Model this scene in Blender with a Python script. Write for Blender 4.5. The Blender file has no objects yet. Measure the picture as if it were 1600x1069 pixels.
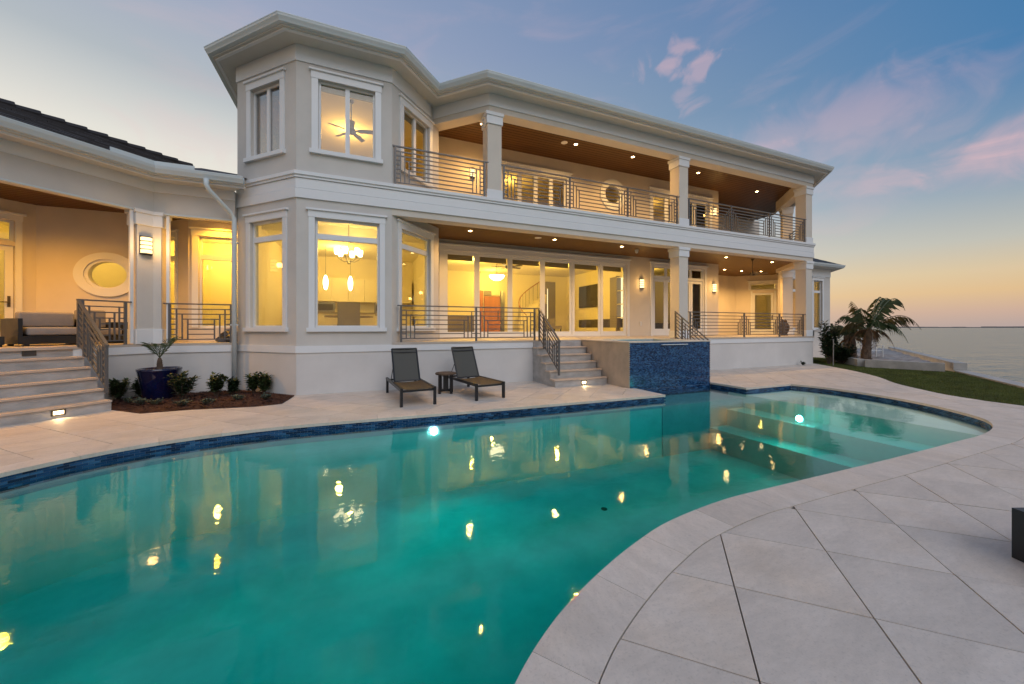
import bpy, bmesh, math, random
import numpy as np
from mathutils import Vector, Matrix
random.seed(7); rng = np.random.default_rng(7)
sc = bpy.context.scene
COL = sc.collection
R = math.radians

# ------------------------------------------------------------------ camera
CAM_Z = 1.55
VIEW_AZ = R(67.35)
cd = bpy.data.cameras.new('camera'); cam = bpy.data.objects.new('camera', cd); COL.objects.link(cam)
cam.location = (0, 0, CAM_Z); cam.rotation_euler = (R(90), 0, VIEW_AZ - R(90))
cd.sensor_width = 36; cd.lens = 583 / 1600 * 36; cd.shift_y = -22.5 / 1600
cd.clip_start = .05; cd.clip_end = 20000
sc.camera = cam

# ------------------------------------------------------------------ sky, added fill light, exposure
FILL_AZ = VIEW_AZ - R(150); FILL_EL = R(42)
world = bpy.data.worlds.new('World'); sc.world = world; world.use_nodes = True
def build_world():
    nt = world.node_tree; nt.nodes.clear(); N = nt.nodes.new; L = nt.links.new
    out = N('ShaderNodeOutputWorld'); bg = N('ShaderNodeBackground'); bg.inputs[1].default_value = 1.0
    L(bg.outputs[0], out.inputs[0])
    tc = N('ShaderNodeTexCoord'); nrm = N('ShaderNodeVectorMath'); nrm.operation = 'NORMALIZE'
    L(tc.outputs['Generated'], nrm.inputs[0])
    sep = N('ShaderNodeSeparateXYZ'); L(nrm.outputs[0], sep.inputs[0])
    def M(op, a, b=None, clamp=False):
        n = N('ShaderNodeMath'); n.operation = op; n.use_clamp = clamp
        for i, v in enumerate((a, b)):
            if v is None: continue
            if isinstance(v, (int, float)): n.inputs[i].default_value = v
            else: L(v, n.inputs[i])
        return n.outputs[0]
    el = M('MULTIPLY', M('ARCSINE', sep.outputs[2]), 180 / math.pi / 60)      # 0..1 over 0..60 degrees
    el = M('MAXIMUM', el, 0.0)
    hl = M('SQRT', M('ADD', M('MULTIPLY', sep.outputs[0], sep.outputs[0]), M('MULTIPLY', sep.outputs[1], sep.outputs[1])))
    ga = VIEW_AZ + R(60)
    dt = M('DIVIDE', M('ADD', M('MULTIPLY', sep.outputs[0], math.cos(ga)), M('MULTIPLY', sep.outputs[1], math.sin(ga))), M('MAXIMUM', hl, 1e-4))
    m = M('DIVIDE', M('ADD', dt, .4), 1.3, clamp=True)
    def ramp(stops):
        r = N('ShaderNodeValToRGB'); cr = r.color_ramp; cr.interpolation = 'B_SPLINE' if False else 'LINEAR'
        while len(cr.elements) < len(stops): cr.elements.new(.5)
        for e, (p, c) in zip(cr.elements, stops): e.position = p / 60; e.color = (*c, 1)
        L(el, r.inputs[0]); return r.outputs[0]
    cool = ramp([(0, (.46, .37, .35)), (1.6, (.60, .42, .33)), (3.6, (.74, .51, .28)), (5.5, (.70, .55, .35)), (8.5, (.51, .51, .46)), (14, (.25, .35, .46)),
                 (24, (.070, .205, .41)), (40, (.040, .165, .37)), (60, (.04, .15, .36))])
    warm = ramp([(0, (.95, .62, .33)), (5, (1.0, .80, .52)), (12, (.92, .85, .70)), (20, (.74, .73, .67)), (27, (.43, .48, .52)), (36, (.32, .37, .51)), (60, (.12, .22, .42))])
    mix = N('ShaderNodeMix'); mix.data_type = 'RGBA'; L(m, mix.inputs[0]); L(cool, mix.inputs[6]); L(warm, mix.inputs[7])
    # thin pink evening clouds
    mp = N('ShaderNodeMapping'); mp.inputs['Scale'].default_value = (1.6, 1.6, 6.0); L(nrm.outputs[0], mp.inputs[0])
    nz = N('ShaderNodeTexNoise'); nz.inputs['Scale'].default_value = 2.6; nz.inputs['Detail'].default_value = 7; nz.inputs['Roughness'].default_value = .56
    nz.inputs['Distortion'].default_value = .5; L(mp.outputs[0], nz.inputs[0])
    cl = N('ShaderNodeMapRange'); cl.interpolation_type = 'SMOOTHSTEP'; cl.inputs[1].default_value = .50; cl.inputs[2].default_value = .74; L(nz.outputs[0], cl.inputs[0])
    blob = None
    def direction(px, py):
        u = (px - 800) / 583; v = (512 - py) / 583
        d = Vector((math.cos(VIEW_AZ) + u * math.sin(VIEW_AZ), math.sin(VIEW_AZ) - u * math.cos(VIEW_AZ), v)); return d.normalized()
    nz2 = N('ShaderNodeTexNoise'); nz2.inputs['Scale'].default_value = 13; nz2.inputs['Detail'].default_value = 8; nz2.inputs['Distortion'].default_value = 1.2
    L(nrm.outputs[0], nz2.inputs[0])
    wob = M('MULTIPLY', M('SUBTRACT', nz2.outputs[0], .5), .24)
    for (px, py, rad, amt) in [(1040, 100, .055, .8), (1062, 76, .05, .8), (1086, 102, .055, .8), (1060, 160, .05, .5), (1345, 185, .19, .7), (1240, 215, .12, .45), (1600, 228, .14, .85), (1375, 283, .07, .3), (1450, 215, .08, .25), (300, 215, .12, .35), (1310, 275, .06, .2)]:
        d = direction(px, py)
        dv = N('ShaderNodeVectorMath'); dv.operation = 'SUBTRACT'; L(nrm.outputs[0], dv.inputs[0]); dv.inputs[1].default_value = d
        sv = N('ShaderNodeVectorMath'); sv.operation = 'MULTIPLY'; L(dv.outputs[0], sv.inputs[0]); sv.inputs[1].default_value = (1, 1, 2.3)
        ln = N('ShaderNodeVectorMath'); ln.operation = 'LENGTH'; L(sv.outputs[0], ln.inputs[0])
        mr = N('ShaderNodeMapRange'); mr.interpolation_type = 'SMOOTHSTEP'; L(M('ADD', ln.outputs['Value'], wob), mr.inputs[0])
        mr.inputs[1].default_value = rad; mr.inputs[2].default_value = rad * .1; mr.inputs[3].default_value = 0; mr.inputs[4].default_value = amt
        blob = mr.outputs[0] if blob is None else M('MAXIMUM', blob, mr.outputs[0])
    cf = M('MULTIPLY', M('ADD', M('MULTIPLY', cl.outputs[0], .45), .52), blob, clamp=True)
    cf = M('ADD', M('MULTIPLY', cf, .85), M('MULTIPLY', cl.outputs[0], .12), clamp=True)
    mix2 = N('ShaderNodeMix'); mix2.data_type = 'RGBA'; L(cf, mix2.inputs[0]); L(mix.outputs[2], mix2.inputs[6]); mix2.inputs[7].default_value = (.80, .50, .52, 1)
    # a low dusk Nishita sky underneath, the gradient over it
    sky = N('ShaderNodeTexSky'); sky.sky_type = 'NISHITA'; sky.sun_disc = False; sky.sun_elevation = R(1.0); sky.sun_rotation = R(90) - (VIEW_AZ + R(60)); sky.dust_density = 2
    sc_ = N('ShaderNodeVectorMath'); sc_.operation = 'SCALE'; L(sky.outputs[0], sc_.inputs[0]); sc_.inputs['Scale'].default_value = .02
    add = N('ShaderNodeVectorMath'); add.operation = 'ADD'; L(mix2.outputs[2], add.inputs[0]); L(sc_.outputs[0], add.inputs[1])
    L(add.outputs[0], bg.inputs[0])
build_world()
sd = bpy.data.lights.new('sun', 'SUN'); sd.energy = 1.22; sd.angle = R(45); sd.color = (1, .94, .90)  # soft sky fill added from behind the camera to brighten the facade
sun = bpy.data.objects.new('sun', sd); COL.objects.link(sun)
sun.rotation_euler = Vector((-math.cos(FILL_AZ) * math.cos(FILL_EL), -math.sin(FILL_AZ) * math.cos(FILL_EL), -math.sin(FILL_EL))).to_track_quat('-Z', 'Y').to_euler()
vs = sc.view_settings; vs.view_transform = 'Standard'; vs.look = 'None'; vs.exposure = 0; vs.gamma = 1; vs.use_curve_mapping = False
cy = sc.cycles; cy.use_denoising = True; cy.max_bounces = 8; cy.diffuse_bounces = 3; cy.glossy_bounces = 4; cy.transparent_max_bounces = 16
cy.transmission_bounces = 4; cy.volume_bounces = 0; cy.caustics_reflective = False; cy.caustics_refractive = False; cy.sample_clamp_indirect = 8; cy.blur_glossy = .05

# ------------------------------------------------------------------ materials
MATS = {}
def mat(name, col, rough=.6, metal=0., var=0., vscale=3., stretch=(1, 1, 1), bump=0., bscale=40., spec=.5, var2=None, coat=0., sss=False):
    m = bpy.data.materials.new(name); m.use_nodes = True; nt = m.node_tree; N = nt.nodes.new; L = nt.links.new
    p = nt.nodes['Principled BSDF']; p.inputs['Base Color'].default_value = (*col, 1); p.inputs['Roughness'].default_value = rough
    p.inputs['Metallic'].default_value = metal; p.inputs['Specular IOR Level'].default_value = spec; p.inputs['Coat Weight'].default_value = coat
    tc = N('ShaderNodeTexCoord'); mp = N('ShaderNodeMapping'); mp.inputs['Scale'].default_value = stretch; L(tc.outputs['Object'], mp.inputs[0])
    if var > 0:
        nz = N('ShaderNodeTexNoise'); nz.inputs['Scale'].default_value = vscale; nz.inputs['Detail'].default_value = 6; nz.inputs['Roughness'].default_value = .6; L(mp.outputs[0], nz.inputs[0])
        mr = N('ShaderNodeMapRange'); mr.inputs[1].default_value = .3; mr.inputs[2].default_value = .7; L(nz.outputs[0], mr.inputs[0])
        mx = N('ShaderNodeMix'); mx.data_type = 'RGBA'; L(mr.outputs[0], mx.inputs[0])
        c2 = var2 or tuple(c * (1 - var) for c in col)
        mx.inputs[6].default_value = (*c2, 1); mx.inputs[7].default_value = (*[min(1, c * (1 + var * .5)) for c in col], 1)
        L(mx.outputs[2], p.inputs['Base Color'])
        rr = N('ShaderNodeMapRange'); rr.inputs[3].default_value = max(.02, rough - .1); rr.inputs[4].default_value = min(1, rough + .1); L(nz.outputs[0], rr.inputs[0]); L(rr.outputs[0], p.inputs['Roughness'])
    if bump > 0:
        nb = N('ShaderNodeTexNoise'); nb.inputs['Scale'].default_value = bscale; nb.inputs['Detail'].default_value = 4; L(mp.outputs[0], nb.inputs[0])
        bp = N('ShaderNodeBump'); bp.inputs['Strength'].default_value = bump; bp.inputs['Distance'].default_value = .01; L(nb.outputs[0], bp.inputs['Height']); L(bp.outputs[0], p.inputs['Normal'])
    MATS[name] = m; return m
def emis(name, col, strength):
    m = bpy.data.materials.new(name); m.use_nodes = True; nt = m.node_tree; nt.nodes.clear()
    o = nt.nodes.new('ShaderNodeOutputMaterial'); e = nt.nodes.new('ShaderNodeEmission'); e.inputs[0].default_value = (*col, 1); e.inputs[1].default_value = strength
    nt.links.new(e.outputs[0], o.inputs[0]); MATS[name] = m; return m
def clear(name, tint, f0, rough=0., bump=None, volume=None):
    """thin glass or water: tinted transparency under a Schlick reflection"""
    m = bpy.data.materials.new(name); m.use_nodes = True; nt = m.node_tree; nt.nodes.clear(); N = nt.nodes.new; L = nt.links.new
    o = N('ShaderNodeOutputMaterial'); mx = N('ShaderNodeMixShader'); t = N('ShaderNodeBsdfTransparent'); t.inputs[0].default_value = (*tint, 1)
    g = N('ShaderNodeBsdfGlossy'); g.inputs['Roughness'].default_value = rough
    geo = N('ShaderNodeNewGeometry'); d = N('ShaderNodeVectorMath'); d.operation = 'DOT_PRODUCT'; L(geo.outputs['Incoming'], d.inputs[0])
    if bump:
        tc = N('ShaderNodeTexCoord'); h = None
        for (s, a, st) in bump:
            mp = N('ShaderNodeMapping'); mp.inputs['Scale'].default_value = st; L(tc.outputs['Object'], mp.inputs[0])
            nz = N('ShaderNodeTexNoise'); nz.inputs['Scale'].default_value = s; nz.inputs['Detail'].default_value = 3; L(mp.outputs[0], nz.inputs[0])
            ml = N('ShaderNodeMath'); ml.operation = 'MULTIPLY'; ml.inputs[1].default_value = a; L(nz.outputs[0], ml.inputs[0])
            if h is None: h = ml.outputs[0]
            else:
                ad = N('ShaderNodeMath'); ad.operation = 'ADD'; L(h, ad.inputs[0]); L(ml.outputs[0], ad.inputs[1]); h = ad.outputs[0]
        b = N('ShaderNodeBump'); b.inputs['Strength'].default_value = 1; b.inputs['Distance'].default_value = 1; L(h, b.inputs['Height'])
        L(b.outputs[0], g.inputs['Normal']); L(b.outputs[0], d.inputs[1])
    else: L(geo.outputs['Normal'], d.inputs[1])
    def M(op, a, b_):
        n = N('ShaderNodeMath'); n.operation = op
        for i, v in enumerate((a, b_)):
            if v is None: continue
            if isinstance(v, (int, float)): n.inputs[i].default_value = v
            else: L(v, n.inputs[i])
        return n.outputs[0]
    f = M('ADD', M('MULTIPLY', M('POWER', M('SUBTRACT', 1.0, M('MINIMUM', M('ABSOLUTE', d.outputs['Value'], None), 1.0)), 5.0), 1 - f0), f0)
    L(f, mx.inputs[0]); L(t.outputs[0], mx.inputs[1]); L(g.outputs[0], mx.inputs[2]); L(mx.outputs[0], o.inputs[0])
    if volume:
        v = N('ShaderNodeVolumeAbsorption'); v.inputs[0].default_value = (*volume[0], 1); v.inputs[1].default_value = volume[1]; L(v.outputs[0], o.inputs['Volume'])
    MATS[name] = m; return m

stucco = mat('stucco', (.61, .58, .54), .85, var=.09, vscale=1.1, bump=.25, bscale=120)
stucco_base = mat('stucco_base', (.64, .62, .60), .85, var=.09, vscale=.9, bump=.25, bscale=120)
stucco_cream = mat('stucco_cream', (.66, .60, .52), .85, var=.07, vscale=1., bump=.25, bscale=120)
white = mat('white_paint', (.74, .75, .76), .45, var=.03, vscale=2)
gutter_m = mat('gutter_metal', (.60, .66, .68), .35, var=.04, vscale=2)
soffit_m = mat('soffit_paint', (.60, .59, .55), .7, var=.05, vscale=2)
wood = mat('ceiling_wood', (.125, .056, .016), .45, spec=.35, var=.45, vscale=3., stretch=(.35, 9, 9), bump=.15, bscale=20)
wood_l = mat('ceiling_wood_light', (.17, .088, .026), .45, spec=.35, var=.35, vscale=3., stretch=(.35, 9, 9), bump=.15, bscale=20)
wood_gap = mat('plank_groove', (.02, .01, .006), .9)
rail_m = mat('railing_metal', (.135, .13, .13), .42, metal=.35, var=.1, vscale=6)
deckstone = mat('porch_stone', (.50, .43, .36), .5, var=.10, vscale=2)
def stone(name, col, grain):
    """honed limestone: slab-to-slab tone, drifting veins, fine pits and faint water marks"""
    m = bpy.data.materials.new(name); m.use_nodes = True; nt = m.node_tree; N = nt.nodes.new; L = nt.links.new; p = nt.nodes['Principled BSDF']
    tc = N('ShaderNodeTexCoord'); oi = N('ShaderNodeObjectInfo'); off = N('ShaderNodeVectorMath'); off.operation = 'SCALE'; off.inputs[0].default_value = (37, 19, 5); L(oi.outputs['Random'], off.inputs['Scale'])
    ad = N('ShaderNodeVectorMath'); L(tc.outputs['Object'], ad.inputs[0]); L(off.outputs[0], ad.inputs[1])
    def noise(scale, det, st, r=.6, dist=0):
        mp = N('ShaderNodeMapping'); mp.inputs['Scale'].default_value = st; L(ad.outputs[0], mp.inputs[0]); n = N('ShaderNodeTexNoise'); n.inputs['Scale'].default_value = scale; n.inputs['Detail'].default_value = det; n.inputs['Roughness'].default_value = r; n.inputs['Distortion'].default_value = dist; L(mp.outputs[0], n.inputs[0]); return n.outputs[0]
    def rng_(v, a, b, c, d):
        r = N('ShaderNodeMapRange'); r.inputs[1].default_value = a; r.inputs[2].default_value = b; r.inputs[3].default_value = c; r.inputs[4].default_value = d; L(v, r.inputs[0]); return r.outputs[0]
    def mul(a, b):
        n = N('ShaderNodeMath'); n.operation = 'MULTIPLY'; L(a, n.inputs[0]); L(b, n.inputs[1]); return n.outputs[0]
    v1 = rng_(noise(1.6, 5, grain, .6, .6), .35, .65, .90, 1.05); v2 = rng_(noise(14, 6, grain, .75), .3, .7, .91, 1.06); v3 = rng_(oi.outputs['Random'], 0, 1, .93, 1.05); v4 = rng_(noise(70, 3, (1, 1, 1), .6), .32, .45, .88, 1.0)
    k = mul(mul(v1, v2), mul(v3, v4))
    st = N('ShaderNodeMix'); st.data_type = 'RGBA'; L(rng_(noise(.9, 4, (1, 1, 1), .65), .55, .75, 0, .5), st.inputs[0]); st.inputs[6].default_value = (*col, 1); st.inputs[7].default_value = (col[0] * .92, col[1] * .83, col[2] * .72, 1)
    sc_ = N('ShaderNodeVectorMath'); sc_.operation = 'SCALE'; L(st.outputs[2], sc_.inputs[0]); L(k, sc_.inputs['Scale']); L(sc_.outputs[0], p.inputs['Base Color'])
    L(rng_(noise(3, 4, (1, 1, 1)), .3, .7, .48, .72), p.inputs['Roughness'])
    b = N('ShaderNodeBump'); b.inputs['Strength'].default_value = .35; b.inputs['Distance'].default_value = .004; L(noise(55, 5, grain, .7), b.inputs['Height']); L(b.outputs[0], p.inputs['Normal'])
    return m
paver_m = stone('paver_stone', (.67, .585, .505), (1, 2.4, 1)); coping_m = stone('coping_stone', (.68, .595, .515), (2.2, 1, 1))
mortar = mat('joint_mortar', (.07, .062, .055), .9, var=.2, vscale=8)
marble = mat('grey_stone_cladding', (.45, .43, .41), .5, var=.28, vscale=3., stretch=(1, 1, 2.2), bump=.15, bscale=30)
travertine = mat('beige_stone_cladding', (.47, .40, .33), .55, var=.2, vscale=3, bump=.2, bscale=30)
nosing_m = mat('stair_nosing', (.58, .46, .36), .5, var=.1, vscale=4)
plaster = mat('pool_plaster', (.43, .63, .60), .8, var=.20, vscale=1.3, spec=.1)
shelf_m = mat('shelf_plaster', (.80, .77, .69), .8, var=.08, vscale=2)
grout = mat('tile_grout', (.30, .36, .42), .8, var=.1)
tiles = [mat('tile_blue_%d' % i, c, .15, var=.3, vscale=8) for i, c in enumerate([(.012, .045, .12), (.02, .075, .19), (.035, .11, .25), (.012, .03, .075), (.05, .15, .30)])]
ledge_m = mat('underwater_ledge_stone', (.36, .37, .37), .7, var=.15)
mulch = mat('mulch', (.085, .032, .018), .95, var=.6, vscale=30, bump=1., bscale=60)
leaf1 = mat('leaf_green', (.05, .085, .028), .5, var=.5, vscale=6)
leaf2 = mat('leaf_dark', (.028, .055, .022), .5, var=.5, vscale=6)
leaf3 = mat('leaf_silver', (.10, .14, .10), .6, var=.4, vscale=8)
leafy = mat('leaf_olive', (.11, .095, .035), .6, var=.5, vscale=6)
leafb = mat('leaf_brown', (.15, .09, .045), .7, var=.5, vscale=6)
bark = mat('palm_bark', (.12, .08, .055), .9, var=.5, vscale=10, bump=.8, bscale=20)
pot_m = mat('cobalt_glaze', (.004, .008, .05), .12, var=.5, vscale=5, coat=.6)
soil = mat('soil', (.03, .022, .016), .95)
grass_m = mat('grass', (.11, .14, .03), .8, var=.45, vscale=1.5)
lawn_m = mat('lawn_soil', (.05, .065, .02), .95, var=.4, vscale=3)
sand_m = mat('sand', (.36, .33, .31), .95, var=.4, vscale=2.5, bump=.6, bscale=15)
concrete = mat('seawall_concrete', (.45, .44, .42), .85, var=.22, vscale=3, bump=.3, bscale=30)
roof_m = mat('roof_tile', (.035, .03, .03), .7, var=.4, vscale=5)
black_m = mat('black_aluminium', (.012, .013, .016), .4, var=.2)
mesh_m = mat('sling_fabric', (.085, .082, .07), .75, var=.1, vscale=60, bump=.3, bscale=300)
mesh_seat = mat('sling_fabric_brown', (.095, .062, .030), .7, var=.15, vscale=60, bump=.3, bscale=300)
cushion_m = mat('cushion_fabric', (.27, .245, .23), .9, var=.1, vscale=8, bump=.3, bscale=90)
dark_room = mat('dark_panel', (.05, .045, .045), .4)
cream = mat('cream_interior', (.80, .72, .52), .8, var=.03, vscale=2)
creamc = mat('cream_ceiling', (.84, .79, .64), .8)
cab_m = mat('cabinet_cream', (.78, .70, .50), .35)
floor_in = mat('interior_floor', (.50, .42, .30), .3, var=.1)
steel_m = mat('appliance_steel', (.22, .22, .22), .3, metal=.8)
door_wood = mat('front_door_wood', (.42, .15, .05), .4, var=.25, vscale=4, stretch=(1, 1, .2))
taupe = mat('taupe_upholstery', (.30, .26, .19), .8, var=.08)
bronze = mat('bronze_metal', (.10, .085, .07), .4, metal=.6)
tv_m = mat('screen_black', (.03, .03, .032), .15)
graypanel = mat('taupe_panel', (.22, .19, .17), .5)
glass = clear('window_glass', (.97, .95, .88), .05)
glass_pale = clear('window_glass_sky_reflection', (.5, .48, .48), .42)  # mirror share raised and tint darkened to imitate a pale sky reflection
pool_w = clear('pool_water', (1, 1, 1), .022, .0, bump=[(1.6, .0030, (1, 1.6, 1)), (7., .0010, (1, 1.5, 1)), (26., .0003, (1, 1, 1))], volume=((0.0, .925, .90), 1.45))
spa_w = clear('spa_water', (.35, .8, .72), .022, .01, bump=[(6., .004, (1, 1, 1))])
lamp_warm = emis('lamp_warm', (1, .64, .26), 55)
lamp_soft = emis('lamp_shade', (1, .74, .34), 2.6)
lamp_in = emis('lamp_interior', (1, .85, .52), 14)
lamp_step = emis('lamp_step', (1, .78, .42), 7)
lamp_pool = emis('lamp_pool', (1, 1, .95), 110)
lit_niche = emis('lit_niche', (1, .86, .55), 1.6)
def sea_material():
    m = bpy.data.materials.new('sea_water'); m.use_nodes = True; nt = m.node_tree; N = nt.nodes.new; L = nt.links.new
    p = nt.nodes['Principled BSDF']; p.inputs['Base Color'].default_value = (.13, .155, .135, 1); p.inputs['Roughness'].default_value = .22; p.inputs['IOR'].default_value = 1.33
    tc = N('ShaderNodeTexCoord'); h = None
    for s, a, st in [(.05, 1.2, (1, 3, 1)), (.30, .60, (1, 2.4, 1)), (1.3, .20, (1, 2.0, 1)), (5, .03, (1, 1, 1))]:
        mp = N('ShaderNodeMapping'); mp.inputs['Scale'].default_value = st; mp.inputs['Rotation'].default_value = (0, 0, R(25)); L(tc.outputs['Object'], mp.inputs[0])
        nz = N('ShaderNodeTexNoise'); nz.inputs['Scale'].default_value = s; nz.inputs['Detail'].default_value = 4; L(mp.outputs[0], nz.inputs[0])
        ml = N('ShaderNodeMath'); ml.operation = 'MULTIPLY'; ml.inputs[1].default_value = a; L(nz.outputs[0], ml.inputs[0])
        if h is None: h = ml.outputs[0]
        else:
            ad = N('ShaderNodeMath'); ad.operation = 'ADD'; L(h, ad.inputs[0]); L(ml.outputs[0], ad.inputs[1]); h = ad.outputs[0]
    b = N('ShaderNodeBump'); b.inputs['Distance'].default_value = 1; b.inputs['Strength'].default_value = .55; L(h, b.inputs['Height']); L(b.outputs[0], p.inputs['Normal'])
    return m
sea_m = sea_material()

# ------------------------------------------------------------------ mesh helpers
class MB:
    def __init__(s): s.v = []; s.f = []; s.mi = []
    def add(s, vs, fs, mi=0):
        o = len(s.v); s.v += [tuple(v) for v in vs]; s.f += [tuple(i + o for i in f) for f in fs]; s.mi += [mi] * len(fs); return s
    def box(s, x0, x1, y0, y1, z0, z1, mi=0):
        if x0 > x1: x0, x1 = x1, x0
        if y0 > y1: y0, y1 = y1, y0
        return s.add([(x0, y0, z0), (x1, y0, z0), (x1, y1, z0), (x0, y1, z0), (x0, y0, z1), (x1, y0, z1), (x1, y1, z1), (x0, y1, z1)],
                     [(3, 2, 1, 0), (4, 5, 6, 7), (0, 1, 5, 4), (1, 2, 6, 5), (2, 3, 7, 6), (3, 0, 4, 7)], mi)
    def prism(s, poly, z0, z1, mi=0):
        a = sum(p[0] * q[1] - q[0] * p[1] for p, q in zip(poly, poly[1:] + poly[:1]))
        if a < 0: poly = poly[::-1]
        n = len(poly)
        return s.add([(x, y, z0) for x, y in poly] + [(x, y, z1) for x, y in poly],
                     [tuple(range(n))[::-1], tuple(range(n, 2 * n))] + [(i, (i + 1) % n, (i + 1) % n + n, i + n) for i in range(n)], mi)
    def tube(s, pts, r, seg=8, mi=0):
        pts = [Vector(p) for p in pts]; rs = r if isinstance(r, (list, tuple)) else [r] * len(pts); vs = []; fs = []
        for i, p in enumerate(pts):
            t = (pts[min(i + 1, len(pts) - 1)] - pts[max(i - 1, 0)]).normalized()
            u = t.cross(Vector((0, 0, 1)) if abs(t.z) < .95 else Vector((1, 0, 0))).normalized(); w = t.cross(u)
            for k in range(seg):
                a = 2 * math.pi * k / seg; vs.append(p + (u * math.cos(a) + w * math.sin(a)) * rs[i])
        for i in range(len(pts) - 1):
            for k in range(seg):
                a, b = i * seg + k, i * seg + (k + 1) % seg; fs.append((a, b, b + seg, a + seg))
        fs.append(tuple(range(seg))[::-1]); fs.append(tuple(range((len(pts) - 1) * seg, len(pts) * seg)))
        return s.add(vs, fs, mi)
    def lathe(s, prof, seg=24, c=(0, 0), mi=0):
        vs = [(c[0] + r * math.cos(2 * math.pi * k / seg), c[1] + r * math.sin(2 * math.pi * k / seg), z) for r, z in prof for k in range(seg)]
        fs = [(i * seg + k, i * seg + (k + 1) % seg, (i + 1) * seg + (k + 1) % seg, (i + 1) * seg + k) for i in range(len(prof) - 1) for k in range(seg)]
        fs += [tuple(range(seg))[::-1], tuple(range((len(prof) - 1) * seg, len(prof) * seg))]
        return s.add(vs, fs, mi)
    def beam(s, a, b, w, z0, z1, mi=0):
        """horizontal bar from a to b, w wide to the right of travel"""
        a = Vector(a[:2]); b = Vector(b[:2]); t = (b - a).normalized(); n = Vector((t.y, -t.x)) * w
        return s.prism([tuple(a), tuple(b), tuple(b + n), tuple(a + n)], z0, z1, mi)
    def build(s, name, m, parent=None, loc=(0, 0, 0), rz=0, smooth=False, bevel=0):
        me = bpy.data.meshes.new(name); me.from_pydata([tuple(v) for v in s.v], [], s.f)
        for x in (m if isinstance(m, (list, tuple)) else [m]): me.materials.append(x)
        if any(s.mi): me.polygons.foreach_set('material_index', s.mi)
        if smooth: me.polygons.foreach_set('use_smooth', [True] * len(me.polygons))
        me.update()
        o = bpy.data.objects.new(name, me); COL.objects.link(o); o.location = loc; o.rotation_euler = (0, 0, rz)
        if parent is not None: o.parent = parent
        if bevel:
            b = o.modifiers.new('bevel', 'BEVEL'); b.width = bevel; b.segments = 2; b.limit_method = 'ANGLE'
        return o
def tag(o, label, cat, group=None):
    o['label'] = label; o['category'] = cat
    if group: o['group'] = group
    return o
def empty(name, loc=(0, 0, 0), rz=0, parent=None):
    o = bpy.data.objects.new(name, None); COL.objects.link(o); o.location = loc; o.rotation_euler = (0, 0, rz); o.empty_display_size = .1
    if parent is not None: o.parent = parent
    return o
def thing(name, label, cat, loc=(0, 0, 0), rz=0, group=None): return tag(empty(name, loc, rz), label, cat, group)
def structure(o): o['kind'] = 'structure'; return o
def stuff(o): o['kind'] = 'stuff'; return o
_unit = None
def bar(parent, m, x0, x1, y0, y1, z0, z1, name='bar'):
    """a box piece that shares one unit-cube mesh per material"""
    key = 'unit_' + m.name; me = bpy.data.meshes.get(key)
    if me is None:
        b = MB().box(-.5, .5, -.5, .5, -.5, .5); me = bpy.data.meshes.new(key); me.from_pydata(b.v, [], b.f); me.materials.append(m); me.update()
    o = bpy.data.objects.new(name, me); COL.objects.link(o); o.parent = parent
    o.location = ((x0 + x1) / 2, (y0 + y1) / 2, (z0 + z1) / 2); o.scale = (abs(x1 - x0), abs(y1 - y0), abs(z1 - z0)); return o
def copy_tree(o, parent=None):
    c = o.copy(); COL.objects.link(c); c.parent = parent
    for ch in list(o.children): copy_tree(ch, c)
    return c
def lamp(name, kind, loc, watts, col, size=.1, parent=None, aim=None, angle=None, blend=.6):
    d = bpy.data.lights.new(name, kind); d.energy = watts; d.color = col; d.shadow_soft_size = size
    if kind == 'SPOT': d.spot_size = angle or R(130); d.spot_blend = blend
    o = bpy.data.objects.new(name, d); COL.objects.link(o); o.location = loc
    if aim is not None: o.rotation_euler = Vector(aim).to_track_quat('-Z', 'Y').to_euler()
    if parent is not None: o.parent = parent
    return o
LPW = (1, .43, .02); WARM = (1, .55, .16); INT = (1, .66, .12)
Q = math.sqrt(.5)
def frame_of(a, b):
    """local x runs from a to b, local y goes to the left of that (into the house)"""
    a = Vector(a); b = Vector(b); return (a.x, a.y, 0), math.atan2(b.y - a.y, b.x - a.x), (b - a).length

# ------------------------------------------------------------------ ground, water, seawall
def smooth_loop(pts, n=6):
    out = []; m = len(pts)
    for i in range(m):
        p0, p1, p2, p3 = (Vector(pts[(i + k - 1) % m]) for k in range(4))
        for k in range(n):
            t = k / n
            out.append(tuple(.5 * ((2 * p1) + (p2 - p0) * t + (2 * p0 - 5 * p1 + 4 * p2 - p3) * t * t + (3 * p1 - p0 - 3 * p2 + p3) * t ** 3)))
    return out
def smooth_open(pts, n=6):
    e = [tuple(2 * Vector(pts[0]) - Vector(pts[1]))] + list(pts) + [tuple(2 * Vector(pts[-1]) - Vector(pts[-2]))]; out = []
    for i in range(1, len(e) - 2):
        p0, p1, p2, p3 = (Vector(e[i + k - 1]) for k in range(4))
        for k in range(n):
            t = k / n
            out.append(tuple(.5 * ((2 * p1) + (p2 - p0) * t + (2 * p0 - 5 * p1 + 4 * p2 - p3) * t * t + (3 * p1 - p0 - 3 * p2 + p3) * t ** 3)))
    out.append(tuple(pts[-1])); return out
WATER = -.12
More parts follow.
